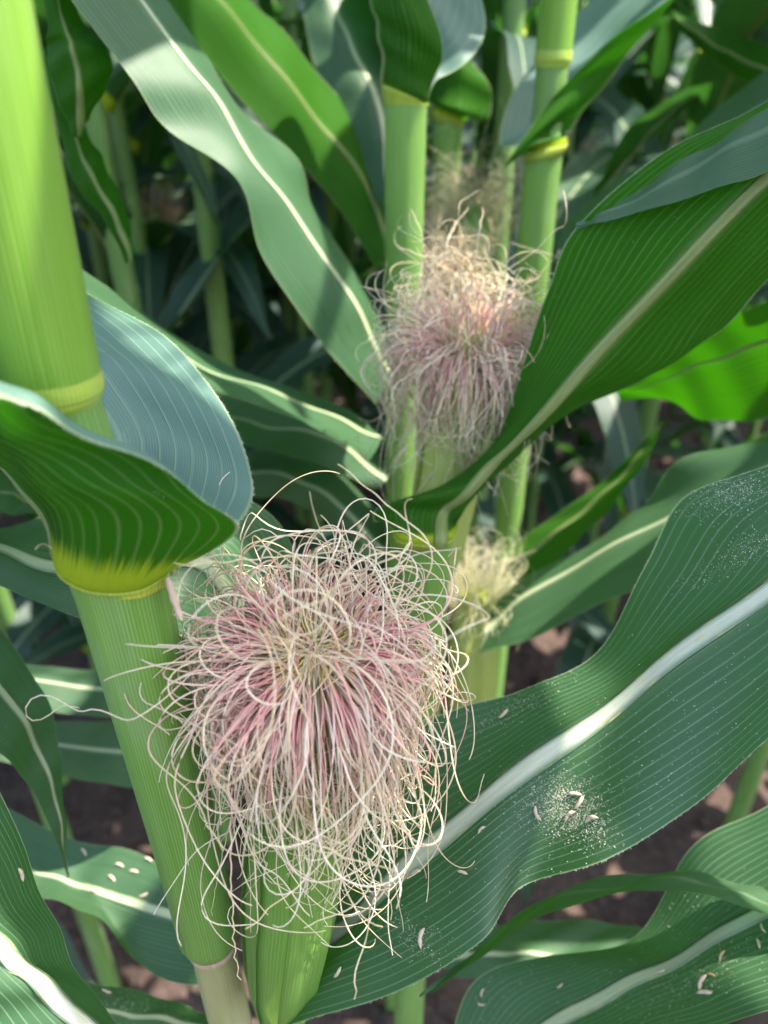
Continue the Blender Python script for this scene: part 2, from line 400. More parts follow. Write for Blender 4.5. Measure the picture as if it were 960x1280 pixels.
def silk_mesh(name, tip, axis, n, lmin, lmax, seed, stops, parent, off, core=0.018, core_len=0.2, rad=0.00034, steps=44, sides=5,
              spread=(0.15, 1.25), grav=34.0, curl=(14, 62), bias=None, droop_start=0.012, root_r=0.007, white=0.25, extra=None, conf=0.045, clump=7, front=None):
    rng = np.random.default_rng(seed)
    tip = np.asarray(tip, float); axis = norm(np.asarray(axis, float))
    e1 = norm(np.cross(axis, [0.3, 1, 0.2])); e2 = np.cross(axis, e1)
    Lr = rng.uniform(lmin, lmax, n) * np.where(rng.random(n) < 0.12, 0.75, 1)
    ph = rng.random(n) * 2 * np.pi
    if bias is not None:                           # prefer the given horizontal direction
        b = np.asarray(bias, float); m = rng.random(n) < 0.35
        ph = np.where(m, math.atan2(b @ e2, b @ e1) + rng.normal(0, 0.7, n), ph)
    be = np.where(rng.random(n) < 0.07, rng.uniform(0.0, 0.35, n), rng.uniform(spread[0], spread[1], n))
    nc_ = max(8, n // clump); ci = rng.integers(0, nc_, n)
    phc = rng.random(nc_) * 2 * np.pi
    ph = np.where(rng.random(n) < 0.7, phc[ci] + rng.normal(0, 0.10, n), ph)
    if front is not None:
        fz = np.clip(np.cos(ph) * (e1 @ front) + np.sin(ph) * (e2 @ front), -1, 1)
        be = np.where(be > 0.36, be + 0.75 * np.clip(fz, 0, 1) + 0.15 * np.clip(-fz, 0, 1), be)
    d = axis[None] * np.cos(be)[:, None] + (e1[None] * np.cos(ph)[:, None] + e2[None] * np.sin(ph)[:, None]) * np.sin(be)[:, None]
    pr = (e1[None] * np.cos(ph)[:, None] + e2[None] * np.sin(ph)[:, None])
    p = tip + pr * (root_r * np.sqrt(rng.random(n)))[:, None] - axis[None] * rng.uniform(0.004, 0.020, n)[:, None]
    g = np.array([0, 0, -1.0])
    gk = grav * rng.uniform(0.35, 1.3, n)
    stiff = rng.random(n) < 0.09
    gk = np.where(stiff, gk * 0.12, gk)
    kap = rng.uniform(curl[0], curl[1], n); om = rng.uniform(-50, 50, n); p0 = rng.random(n) * 6.28
    om2 = rng.uniform(60, 200, n); p2 = rng.random(n) * 6.28
    cf = rng.uniform(0.5, 1.3, n)
    pts = [p.copy()]
    rvec = norm(rng.normal(size=(nc_, 3))[ci] + 0.5 * rng.normal(size=(n, 3)))
    p0 = (rng.random(nc_) * 6.28)[ci] + rng.normal(0, 0.8, n)
    for k in range(1, steps):
        ds = (Lr / (steps - 1))[:, None]; s = Lr * k / (steps - 1)
        n1 = norm(np.cross(d, rvec)); n2 = np.cross(d, n1)
        amp = kap * np.clip((s - 0.022) / 0.045, 0, 2.4)
        cu = (n1 * np.cos(om * s + p0)[:, None] + n2 * np.sin(om * s + p0)[:, None]) * amp[:, None]
        cu += (n1 * np.sin(om2 * s + p2)[:, None]) * (9 + 0.25 * kap)[:, None]
        gg = gk * np.clip((s - droop_start * 0.4) / 0.025, 0, 1) * np.clip(1.35 - s / 0.13, 0.35, 1)
        d = norm(d + ds * (g[None] * gg[:, None] + cu))
        hr = (p - tip) * np.array([1, 1, 0]); hl = np.linalg.norm(hr, axis=1)
        cdir = 1 - 0.5 * np.clip(hr[:, 1] / np.maximum(hl, 1e-6), 0, 1) * (front is not None)
        over = np.clip((hl - conf * cf * cdir) / 0.012, 0, 1.5) * np.where(stiff, 0.75, 1)
        d = norm(d - norm(hr) * (over[:, None] * ds * 90))
        p = p + d * ds
        # stay outside the ear and its husk
        rel = p - tip; h = rel @ axis
        rad_v = rel - h[:, None] * axis; rr = np.linalg.norm(rad_v, axis=1)
        cr = core * np.clip(0.45 + (-h) / 0.06, 0.3, 1.0)
        ins = (h < 0.0) & (h > -core_len) & (rr < cr)
        p = np.where(ins[:, None], p + norm(rad_v) * (cr - rr)[:, None] * 0.6, p)
        pts.append(p.copy())
    PT = np.stack(pts, 1)                            # n, steps, 3
    if extra is not None: PT = extra(PT, tip, axis)
    T = norm(np.gradient(PT, axis=1))
    ref = np.where(np.abs(T[..., 2:3]) < 0.9, np.array([0, 0, 1.0]), np.array([1.0, 0, 0]))
    A = norm(np.cross(T, ref)); B = np.cross(T, A)
    t = np.linspace(0, 1, steps)
    w = rad * rng.uniform(0.7, 1.25, n)[:, None] * (1 - 0.5 * t ** 2)[None]
    an = np.linspace(0, 2 * np.pi, sides, endpoint=False)
    V = PT[:, :, None] + w[..., None, None] * (A[:, :, None] * np.cos(an)[None, None, :, None] + 0.75 * B[:, :, None] * np.sin(an)[None, None, :, None])
    i, k, j = np.meshgrid(np.arange(n), np.arange(steps - 1), np.arange(sides), indexing='ij')
    a0 = (i * steps + k) * sides + j; a1 = (i * steps + k) * sides + (j + 1) % sides
    F = np.stack([a0.ravel(), a1.ravel(), (a1 + sides).ravel(), (a0 + sides).ravel()], 1)
    c = lerp_cols(stops, np.clip(t[None] * rng.uniform(0.75, 1.35, n)[:, None], 0, 1))
    wh = np.where(rng.random(n) < white, rng.uniform(0.4, 0.9, n), rng.uniform(0, 0.15, n))[:, None, None]
    c = c * (1 - wh) + np.array([0.92, 0.84, 0.66]) * wh
    c = np.minimum(c * rng.uniform(0.85, 1.08, n)[:, None, None], 0.92)
    cc = np.concatenate([c, np.ones((n, steps, 1))], 2)
    cc = np.repeat(cc[:, :, None], sides, 2)
    o = mesh_obj(name, V.reshape(-1, 3) - np.asarray(off), F, 'silk', parent, None, None, cc.reshape(-1, 4))
    o['kind'] = 'stuff'
    return o

PINK = [(0, (0.62, 0.56, 0.16)), (0.08, (0.82, 0.64, 0.26)), (0.15, (0.90, 0.42, 0.40)), (0.32, (0.88, 0.47, 0.42)), (0.46, (0.84, 0.66, 0.44)), (0.75, (0.88, 0.75, 0.49)), (1, (0.86, 0.72, 0.44))]
TAN = [(0, (0.50, 0.42, 0.16)), (0.2, (0.80, 0.54, 0.30)), (0.6, (0.84, 0.60, 0.38)), (1, (0.80, 0.66, 0.45))]
YELL = [(0, (0.46, 0.50, 0.16)), (0.3, (0.62, 0.60, 0.28)), (1, (0.74, 0.68, 0.44))]

# ------------------------------------------------------------------ ear
def ear_parts(parent, base, tip, off, rmax=0.0195, nleaf=5, seed=0, mat='husk', face_az=-1.57):
    """ear > overlapping husk_leaf pieces"""
    base = np.asarray(base, float); tip = np.asarray(tip, float)
    ax = norm(tip - base); Ln = np.linalg.norm(tip - base)
    e1 = norm(np.cross(ax, [0.2, 1, 0.1])); e2 = np.cross(ax, e1)
    def prof(s): return rmax * np.interp(s, [0, 0.12, 0.35, 0.6, 0.85, 1.0, 1.1], [0.55, 0.82, 1.0, 0.97, 0.75, 0.45, 0.25])
    ear = mesh_obj('ear', *[q for q in (lambda r: (r[0] - np.asarray(off), r[1]))(tube(base + ax * (np.linspace(0, 1, 20) * Ln)[:, None], prof(np.linspace(0, 1, 20)) * 0.93, 20)[:2])], mat, parent,
                   tube(base + ax * (np.linspace(0, 1, 20) * Ln)[:, None], prof(np.linspace(0, 1, 20)), 20)[2])
    rnd = random.Random(seed)
    for q in range(nleaf):
        a0 = q * 2.4 + rnd.uniform(-0.3, 0.3) + 0.6
        ns, nt = 26, 15
        s = np.linspace(0, 1, ns); t = np.linspace(-1, 1, nt)
        top = rnd.uniform(0.92, 1.05)
        half = 1.25 * np.interp(s, [0, 0.5, 0.8, 1], [1, 1, 0.75, 0.06])
        rr = prof(s * top) + 0.0005 + 0.0007 * (nleaf - q) / nleaf + 0.004 * np.clip((s - 0.8) / 0.2, 0, 1) ** 2 * rnd.random()
        ang = a0 + half[:, None] * t[None] + 0.15 * s[:, None]
        rg = rr[:, None] * (1 + 0.03 * np.cos(ang * 9)) + 0.0022 * np.abs(t[None]) ** 8 * np.sign(t[None] + 0.01)
        G = base + ax * (s * top * Ln)[:, None, None] + rg[..., None] * (e1 * np.cos(ang)[..., None] + e2 * np.sin(ang)[..., None])
        uv = np.stack([np.repeat((t * 0.5 + 0.5)[None], ns, 0), np.repeat((s * Ln)[:, None], nt, 1)], 2)
        mesh_obj('husk_leaf', G.reshape(-1, 3) - np.asarray(off), grid_faces(ns, nt), mat, ear, uv.reshape(-1, 2))
    return ear, ax

def tassel_part(parent, z, seed, off=(0, 0, 0), x=0.0, y=0.0):
    rnd = random.Random(seed); Vs, Fs, Us = [], [], []; b = 0
    for q in range(9):
        L = 0.24 if q == 0 else rnd.uniform(0.14, 0.2); az = rnd.random() * 6.28; lean = 0 if q == 0 else rnd.uniform(0.3, 0.9)
        s = np.linspace(0, 1, 9)
        pts = np.stack([x + np.cos(az) * L * lean * s ** 1.3, y + np.sin(az) * L * lean * s ** 1.3, z + L * s * (1 - 0.25 * lean * s) + (0 if q == 0 else 0.01 * q)], 1)
        V, F, u = tube(pts, 0.0028 * (1 - 0.6 * s) * (1 + 0.4 * np.cos(s * 60)), 6)
        Vs.append(V); Fs.append(F + b); Us.append(u); b += len(V)
    return mesh_obj('tassel', np.concatenate(Vs) - np.asarray(off), np.concatenate(Fs), 'tassel', parent, np.concatenate(Us))

# ------------------------------------------------------------------ the ground
def soil_height(x, y):
    return (0.018 * np.sin(3.1 * x + 1.7 * y) * np.sin(2.3 * y - 1.1 * x) + 0.012 * np.sin(9.7 * x + 4.1 * y + 1) * np.sin(8.3 * y - 5 * x)
            + 0.006 * np.sin(23 * x + 11 * y) * np.sin(27 * y - 13 * x) + 0.004 * np.sin(51 * x - 33 * y) * np.sin(47 * y + 29 * x)) * np.exp(-((x ** 2 + y ** 2) / 400)) - 0.02
q = np.linspace(-1, 1, 261); gx = np.sinh(q * 6.2) * 300 / math.sinh(6.2)
X, Y = np.meshgrid(gx, gx + 1.2, indexing='ij')
rng = np.random.default_rng(5)
Zg = soil_height(X, Y) + np.where(np.hypot(X, Y) < 6, rng.normal(0, 0.004, X.shape), 0)
ground = mesh_obj('ground', np.stack([X, Y, Zg], 2).reshape(-1, 3), grid_faces(261, 261)[:, ::-1], 'soil')
ground['kind'] = 'structure'; ground['label'] = 'dark brown bare soil between the corn rows'
# loose clods, far too many to count
ico_v = np.array([[0, 0, 1], [0.89, 0, 0.45], [0.28, 0.85, 0.45], [-0.72, 0.53, 0.45], [-0.72, -0.53, 0.45], [0.28, -0.85, 0.45],
                  [0.72, 0.53, -0.45], [-0.28, 0.85, -0.45], [-0.89, 0, -0.45], [-0.28, -0.85, -0.45], [0.72, -0.53, -0.45], [0, 0, -1]])
ico_f = np.array([[0, 1, 2], [0, 2, 3], [0, 3, 4], [0, 4, 5], [0, 5, 1], [1, 6, 2], [2, 7, 3], [3, 8, 4], [4, 9, 5], [5, 10, 1],
                  [2, 6, 7], [3, 7, 8], [4, 8, 9], [5, 9, 10], [1, 10, 6], [11, 7, 6], [11, 8, 7], [11, 9, 8], [11, 10, 9], [11, 6, 10]])
nc = 5200
cx, cy = rng.uniform(-2.2, 2.2, nc), rng.uniform(0.1, 4.5, nc)
cs = 0.006 + 0.016 * rng.random(nc) ** 3
V = (ico_v[None] * rng.uniform(0.65, 1.3, (nc, 12, 1))) * cs[:, None, None] * np.array([1, 1, 0.7])
V = V + np.stack([cx, cy, soil_height(cx, cy) + cs * 0.3], 1)[:, None]
clods = mesh_obj('soil_clods', V.reshape(-1, 3), (ico_f[None] + (np.arange(nc) * 12)[:, None, None]).reshape(-1, 3), 'soil', smooth=False)
tag(clods, 'loose crumbly brown soil clods scattered between the rows', 'soil', kind='stuff')

# ------------------------------------------------------------------ the plants of the photograph's own row
def blocked(V, near):
    px, py, d = to_px(V)
    ok = d > 0.02
    return bool(np.any(ok & (d < near) & (px > -60) & (px < 1020) & (py > -60) & (py < 1340)))

FLECKS = [(P(*q[:3]), q[3]) for q in [(330, 265, .48, .026), (230, 165, .445, .024), (885, 490, .555, .03), (575, 870, .60, .025), (640, 335, .44, .014), (690, 140, .565, .02),
                                      (660, 830, 1.9, .03), (420, 470, .55, .02), (60, 1000, 1.2, .03), (430, 75, .71, .022)]]
def shades_fleck(V):
    for p, rad in FLECKS:
        r = V - p; a = r @ sdir
        if np.any((a > 0.12) & (np.linalg.norm(r - a[:, None] * sdir, axis=1) < rad)): return True
    return False
# gaps of open sky over the glossy upper faces
SKYW = [(P(212, 500, .288), (-.5, .15, .85)), (P(255, 560, .272), (-.5, .27, .82)), (P(812, 950, .285), (-.69, -.1, .72)), (P(900, 720, .295), (-.5, -.1, .86))]
def in_gap(V):
    for p, d in SKYW:
        r = norm(V - p)
        if np.any(r @ np.array(d) > 0.974): return True
    return False
UPPER = []
def upper_leaves(pl, off, zs, azs, seed, r=0.012, L=(0.6, 0.8), rm=True, el=(0.8, 1.2), dr=(1.2, 2.2), near=0.6):
    rnd = random.Random(seed)
    for z, az in zip(zs, azs):  # leaves that would hang in front of the lens are left off
        G = gen_leaf_grid(z, az, rnd.uniform(*L), rnd.uniform(0.085, 0.1), rnd.uniform(*el), rnd.uniform(*dr), rnd.random(), r, 40, 11, rnd.uniform(-0.3, 0.3))
        Wv = G.reshape(-1, 3) + np.array([off[0], off[1], 0.0])
        if blocked(Wv, near) or shades_fleck(Wv) or in_gap(Wv): continue
        UPPER.append(Wv)
        blade_from_grid(G, pl, mat='leaf', v0=0.0, rib=0.004, collar_rows=1)

def plant_at(px, py, d, label, group='corn plants of the near row'):
    p = P(px, py, d)
    return empty('corn_plant', (p[0], p[1], 0), label, 'corn plant', group), p

# ---- plant A: thick stalk beside the big pink silk
plA, pA = plant_at(153, 740, 0.247, 'thick pale green corn stalk carrying the large pink silk tuft, leaf clasping it above')
oA = np.array([pA[0], pA[1], 0.0]); xA, yA = pA[0], pA[1]
def zat(px, py, x, y):
    """height where the ray of a pixel passes closest to the vertical line at x, y"""
    best = min(np.linspace(0.08, 1.5, 1500), key=lambda d: math.hypot(*(P(px, py, d)[:2] - np.array([x, y]))))
    return P(px, py, best)[2]
zb, zc, zr = zat(257, 1172, xA, yA), zat(150, 700, xA, yA), zat(65, 497, xA, yA)
def xA_at(z): return np.interp(z, [zb - 0.2, zb, zc, zr, zr + 0.18, 2.2], [xA + 0.010, xA + 0.006, xA, xA - 0.0072, xA - 0.0050, xA + 0.01])
def tubeA(name, zr_, n_, mat, sides):
    pts, rr = smooth_line(zr_, xA, yA, n_); pts[:, 0] = xA_at(pts[:, 2])
    return tube_part(name, pts, rr, mat, plA, oA, sides)
lo_ = tubeA('stalk', [(-0.02, 0.0135), (0.3, 0.0125), (zb - 0.05, 0.0105), (zb + 0.02, 0.0100)], 50, 'stalk_low', 28)
lo_['label'] = 'tan green bare internode below the sheath'
tubeA('sheath', [(zb - 0.002, 0.0106), (zb + 0.002, 0.0128), (zb + 0.008, 0.0142), (zb + 0.018, 0.0138), (zb + 0.07, 0.0137), (zb + 0.15, 0.0144), (zc - 0.012, 0.0150), (zc - 0.001, 0.0156)], 90, 'sheath', 64)
tubeA('node_ring', [(zb - 0.006, 0.0104), (zb - 0.0035, 0.0115), (zb - 0.001, 0.0117), (zb + 0.001, 0.0110)], 14, 'ligule', 40)
tubeA('stalk', [(zc - 0.01, 0.0112), (zr - 0.004, 0.0120), (zr, 0.0128)], 20, 'stalk', 40)
tubeA('node_ring', [(zr - 0.004, 0.0121), (zr - 0.002, 0.0134), (zr + 0.001, 0.0140), (zr + 0.003, 0.01408), (zr + 0.006, 0.0139)], 24, 'ring', 48)
tubeA('sheath', [(zr + 0.004, 0.0138), (zr + 0.02, 0.0137), (zr + 0.1, 0.0138), (zr + 0.17, 0.0145), (zr + 0.18, 0.0147)], 60, 'sheath_top', 56)
tubeA('stalk', [(zr + 0.17, 0.012), (2.0, 0.008), (2.2, 0.005)], 30, 'stalk', 24)
tassel_part(plA, 2.2, 1, oA, xA, yA)
def up9(r):
    return [tuple(q) for q in catmull(np.array(r, float), 9)]
def to3(r): return np.array([P(*q) for q in r])
PHI = np.radians([-12, -52, -95, -138, -180, -222, -265, -308, -348])
def collar_ring(x, y, z, r, tilt, fl=0.0):
    return np.stack([x + (r + fl * np.clip(np.cos(PHI), 0, 1)) * np.cos(PHI), y + r * np.sin(PHI), z - tilt * np.cos(PHI) / 1.0 + 0 * PHI], 1)
rowsA = [collar_ring(xA, yA, zc - 0.004, 0.0160, 0.004), collar_ring(xA, yA, zc + 0.004, 0.0172, 0.004, 0.005)] + [to3(up9(r)) for r in [
 [(297, 664, .228), (128, 640, .205), (42, 622, .236), (165, 590, .275), (300, 652, .250)],
 [(245, 608, .214), (80, 592, .198), (0, 583, .240), (160, 530, .285), (315, 605, .258)],
 [(150, 545, .199), (45, 545, .197), (-50, 545, .255), (130, 470, .298), (296, 540, .278)],
 [(70, 502, .190), (-10, 510, .194), (-110, 505, .27), (90, 425, .315), (258, 475, .300)],
 [(0, 467, .184), (-80, 470, .197), (-190, 455, .285), (20, 375, .335), (195, 412, .325)],
 [(-120, 410, .185), (-200, 410, .205), (-320, 390, .31), (-80, 310, .36), (95, 362, .355)],
 [(-330, 330, .20), (-400, 330, .24), (-520, 320, .35), (-320, 230, .42), (-60, 280, .42)],
]]
for k_, a_ in ((3, 0.35), (4, 0.8), (5, 1.0), (6, 1.1), (7, 1.2), (8, 1.2)):
    m_ = rowsA[k_]; px_, py_, d_ = to_px(m_[0]); fold = m_[0].copy()
    m_[1] = 0.35 * m_[1] + 0.65 * fold + (CAM - fold) * 0.012
    m_[0] = P(px_ + 4 * a_, py_ + 26 * a_, d_ - 0.0065)
    rowsA[k_] = m_
lfA, GA = photo_leaf(plA, rowsA, 'ab', (0.34, 0.22), ns=140, nt=65, v0=0.0, collar_rows=9, rib=0.005, key='A')
lfA['label'] = 'cupped leaf base clasping the thick stalk, upper half bluish'
# ear of plant A and its mop of silk
baseE, tipE = P(352, 1262, .352), P(396, 795, .258)
earA, axA = ear_parts(plA, baseE, tipE - 0.022 * norm(tipE - baseE), oA, 0.0188, 6, 3)
def shapeA(PT, tip, axis): return PT
silk_mesh('silk', tipE, norm(axA + np.array([0.05, -0.12, 0.1])), 820, 0.055, 0.135, 11, PINK, earA, oA, core=0.024, core_len=0.2, spread=(0.5, 1.5), white=0.42, grav=120, curl=(10, 95), rad=0.00036, conf=0.040, root_r=0.008, front=np.array([0, -1.0, 0]))
# dry ligule scrap at the collar
lg = tube(np.stack([P(209 + 3 * k, 722 + 9 * k, .236) for k in range(7)]), np.array([.0007, .0013, .0011, .0015, .0009, .0012, .0004]), 7)
mesh_obj('ligule', lg[0] - oA, lg[1], 'ligule', plA, lg[2])
# ear leaf of plant A: the broad dusty leaf crossing to the right
rowsB = [
 [(408, 1090, .375), (400, 1130, .368), (395, 1182, .360), (370, 1225, .350), (335, 1290, .343)],
 [(440, 1040, .368), (440, 1085, .355), (440, 1150, .340), (410, 1205, .330), (395, 1272, .322)],
 [(505, 925, .362), (510, 1000, .345), (510, 1082, .326), (500, 1160, .312), (495, 1240, .303)],
 [(575, 884, .360), (582, 960, .338), (585, 1020, .317), (592, 1105, .302), (598, 1180, .290)],
 [(650, 864, .358), (662, 910, .333), (672, 952, .311), (672, 1035, .304), (656, 1108, .305)],
 [(716, 838, .352), (742, 864, .326), (765, 884, .304), (780, 975, .287), (757, 1076, .280)],
 [(764, 788, .346), (815, 815, .318), (862, 810, .296), (890, 895, .281), (862, 1010, .272)],
 [(808, 706, .338), (885, 742, .309), (960, 738, .286), (990, 815, .271), (962, 922, .263)],
 [(848, 628, .330), (950, 660, .299), (1060, 668, .276), (1100, 735, .262), (1080, 830, .254)],
 [(925, 594, .315), (1060, 600, .286), (1180, 600, .266), (1220, 650, .254), (1200, 730, .246)],
 [(1080, 540, .30), (1200, 540, .276), (1320, 540, .258), (1340, 580, .248), (1330, 640, .242)],
]
lfB, GB = photo_leaf(plA, rowsB, 'ad', (0.5, 0.6), ns=160, nt=61, rib=0.0060, v0=0.5, key='B', rib_th=0.3, taper=0.3, ribmat='rib_wide')
lfB['label'] = 'broad dusty leaf with wide white midrib below the pink silk'
upper_leaves(plA, oA, [1.30, 1.38, 1.47, 1.55, 1.63, 1.72, 1.80], [0.7, 1.0, -0.1, 1.2, 0.5, 0.8, 0.2], 21)
rowsM = [
 [(-60, 1420, .262), (60, 1400, .268), (200, 1370, .280), (215, 1365, .292), (235, 1350, .304)],
 [(-90, 1340, .252), (10, 1310, .258), (100, 1278, .270), (128, 1280, .284), (150, 1282, .300)],
 [(-130, 1260, .244), (-50, 1245, .25), (42, 1222, .262), (65, 1210, .276), (92, 1202, .292)],
 [(-170, 1180, .238), (-100, 1180, .244), (-10, 1175, .256), (25, 1150, .27), (53, 1117, .287)],
 [(-220, 1100, .233), (-160, 1100, .24), (-75, 1105, .25), (-30, 1060, .264), (8, 1006, .281)],
 [(-280, 1000, .23), (-230, 1000, .235), (-160, 1010, .245), (-110, 960, .258), (-60, 890, .275)],
]

# ---- plant C: second plant of the row, dark leaf rising over the silk
plC, pC = plant_at(527, 770, 0.448, 'corn plant whose dark ribbed leaf sweeps up past its pale silk tuft')
oC = np.array([pC[0], pC[1], 0.0]); xC, yC = pC[0], pC[1]
zcC = zat(530, 662, xC, yC)
pts, rr = smooth_line([(-0.02, 0.013), (zcC - 0.25, 0.0135), (zcC - 0.1, 0.0145), (zcC, 0.0152)], xC, yC, 50)
tube_part('sheath', pts, rr, 'sheath', plC, oC, 40)
cs = catmull([P(530, 668, .449), P(560, 600, .462), P(610, 500, .468), P(700, 385, .455), P(800, 330, .432), P(930, 250, .415), P(1100, 110, .40), P(1300, -60, .39)], 50)
tube_part('stalk', cs, np.linspace(0.0112, 0.008, 50), 'stalk', plC, oC)
PHC = np.radians([-178.0, -132, -62, -8, 60, 130])
rowsC = [
 np.stack([xC + 0.0156 * np.cos(PHC), yC + 0.0156 * np.sin(PHC), zcC - 0.004 + 0 * PHC], 1),
 np.stack([xC + 0.0172 * np.cos(PHC) - 0.003 * (PHC < -2), yC + 0.0172 * np.sin(PHC), zcC + 0.004 + 0 * PHC], 1),
 [(468, 650, .420), (500, 640, .410), (556, 640, .414), (585, 630, .440), (592, 622, .456), (596, 612, .468)],
 [(480, 630, .416), (515, 622, .406), (585, 615, .408), (600, 605, .428), (625, 590, .448), (640, 575, .462)],
 [(560, 604, .425), (580, 600, .412), (627, 572, .404), (650, 560, .416), (680, 540, .434), (700, 520, .448)],
 [(616, 552, .418), (640, 530, .405), (685, 510, .394), (715, 500, .406), (760, 490, .418), (800, 480, .430)],
 [(652, 460, .405), (685, 450, .393), (748, 440, .383), (785, 450, .392), (830, 455, .402), (870, 430, .412)],
 [(686, 362, .392), (735, 360, .381), (822, 362, .371), (860, 380, .380), (895, 395, .390), (918, 398, .398)],
 [(721, 284, .378), (790, 275, .372), (890, 290, .360), (920, 310, .368), (945, 330, .376), (965, 345, .384)],
 [(830, 190, .372), (880, 195, .362), (965, 216, .350), (1000, 235, .357), (1030, 255, .364), (1050, 270, .370)],
 [(950, 130, .362), (990, 130, .352), (1060, 140, .340), (1100, 160, .347), (1130, 175, .353), (1150, 190, .358)],
 [(1090, 40, .350), (1120, 40, .342), (1180, 50, .332), (1220, 70, .337), (1250, 90, .342), (1270, 105, .347)],
]
lfC, GC = photo_leaf(plC, rowsC, 'ab', (0.5, 0.3), ns=140, nt=51, rib=0.0044, v0=0.0, collar_rows=8, key='C', mid=20, rib_th=0.5, taper=0.35)
lfC['label'] = 'dark ribbed leaf underside with yellowish midrib'

# folded-over strip along the margin of leaf C is part of that leaf
flap = [
 [(722, 285, .3765), (721, 282, .3775), (721, 281, .379)],
 [(760, 276, .3685), (750, 268, .3710), (745, 272, .376)],
 [(830, 256, .3585), (815, 240, .3610), (800, 236, .369)],
 [(900, 234, .3490), (880, 200, .3515), (865, 194, .360)],
 [(965, 212, .3405), (950, 165, .3430), (930, 155, .352)],
 [(1060, 165, .331), (1045, 110, .333), (1020, 95, .342)],
 [(1180, 100, .322), (1160, 40, .325), (1130, 20, .334)],
]
fl, GF = photo_leaf(lfC, flap, 'ad', (0.5, 0.3), ns=70, nt=15, ribmesh=False, name='folded_margin', v0=0.27, key='F', off=oC)
fl['label'] = 'grey green rolled leaf edge'

# ---- ear and silk of plant C
baseC, tipC = P(540, 720, .475), P(584, 418, .442)
earC, axC = ear_parts(plC, baseC, tipC, oC, 0.0185, 5, 8, 'husk_pale')
silk_mesh('silk', tipC, norm(axC + np.array([-0.1, -0.1, 0])), 820, 0.062, 0.132, 12, PINK, earC, oC, core=0.028, core_len=0.2, white=0.6, bias=(-0.8, -0.5, 0), spread=(0.2, 1.6), grav=75, curl=(12, 80), sides=4, conf=0.043, rad=0.00033, front=np.array([0, -1.0, 0]))

# ---- plant B: straight slim stalk behind the silk
plB, pB = plant_at(505, 300, 0.56, 'slim upright corn stalk with hairy edge and cupped leaf base above')
oB = np.array([pB[0], pB[1], 0.0]); xB, yB = pB[0], pB[1]
zcB = zat(510, 100, xB, yB)
pts, rr = smooth_line([(-0.02, 0.0125), (0.7, 0.0125), (0.95, 0.0140), (zat(515, 130, xB, yB), 0.0147)], xB, yB, 60)
tube_part('sheath', pts, rr, 'sheath', plB, oB, 40)
pts, rr = smooth_line([(zcB - 0.01, 0.011), (2.1, 0.006)], xB, yB, 30)
tube_part('stalk', pts, rr, 'stalk', plB, oB)
zlB = zat(515, 132, xB, yB)
rowsBc = [collar_ring(xB, yB, zlB, 0.0150, 0.0), collar_ring(xB, yB, zlB + 0.016, 0.0156, 0.012)] + [to3(up9(r)) for r in [
 [(546, 88, .503), (510, 66, .484), (472, 35, .497), (510, 38, .535), (548, 98, .527)],
 [(554, 70, .495), (515, 35, .476), (466, 0, .495), (520, 0, .54), (582, 80, .53)],
 [(536, 0, .48), (500, -20, .468), (453, -50, .49), (525, -50, .55), (606, 40, .54)],
 [(510, -60, .47), (480, -70, .463), (435, -110, .49), (510, -120, .56), (600, -10, .56)],
 [(470, -150, .46), (440, -160, .46), (400, -190, .48), (480, -200, .56), (570, -100, .58)]]]
lfBc, GBc = photo_leaf(plB, rowsBc, 'ab', (0.3, 0.25), ns=70, nt=33, v0=0.0, collar_rows=5, rib=0.004)
rowsE = [
 [(470, 505, .56), (488, 470, .57), (492, 440, .60)],
 [(430, 462, .53), (462, 415, .545), (476, 400, .59)],
 [(378, 396, .50), (430, 358, .52), (451, 350, .57)],
 [(328, 318, .47), (370, 272, .49), (396, 266, .54)],
 [(297, 228, .45), (325, 210, .47), (374, 202, .52)],
 [(210, 160, .435), (280, 140, .46), (308, 145, .505)],
 [(165, 100, .425), (240, 85, .45), (262, 76, .49)],
 [(90, 0, .415), (175, 0, .44), (207, 0, .475)],
 [(10, -100, .41), (95, -110, .43), (125, -110, .46)],
 [(-80, -220, .41), (-40, -240, .42), (-20, -240, .43)],
]
lfE, GE = photo_leaf(plB, rowsE, 'ad', (0.5, 0.4), ns=90, nt=25, rib=0.0036, key='E', taper=0.5)
lfE['label'] = 'long blue green leaf crossed by bright sun patches'
rowsI = [
 [(462, 530, .60), (475, 548, .57), (462, 575, .54)],
 [(420, 505, .585), (425, 524, .55), (420, 548, .51)],
 [(345, 478, .555), (345, 492, .52), (330, 508, .475)],
 [(250, 440, .525), (250, 456, .49), (238, 480, .445)],
 [(140, 362, .485), (140, 386, .45), (125, 425, .41)],
 [(20, 290, .44), (20, 320, .41), (0, 365, .37)],
 [(-100, 230, .40), (-100, 245, .39), (-110, 270, .37)],
]
photo_leaf(plB, rowsI, 'ad', (0.5, 0.5), ns=60, nt=17, rib=0.004)
upper_leaves(plB, oB, [1.45, 1.55, 1.63, 1.7, 1.78, 1.85, 1.98], [0.4, 3.5, 1.2, 3.3, 0.1, 1.0, 2.9], 23)
tassel_part(plB, 2.1, 4, oB, xB, yB)

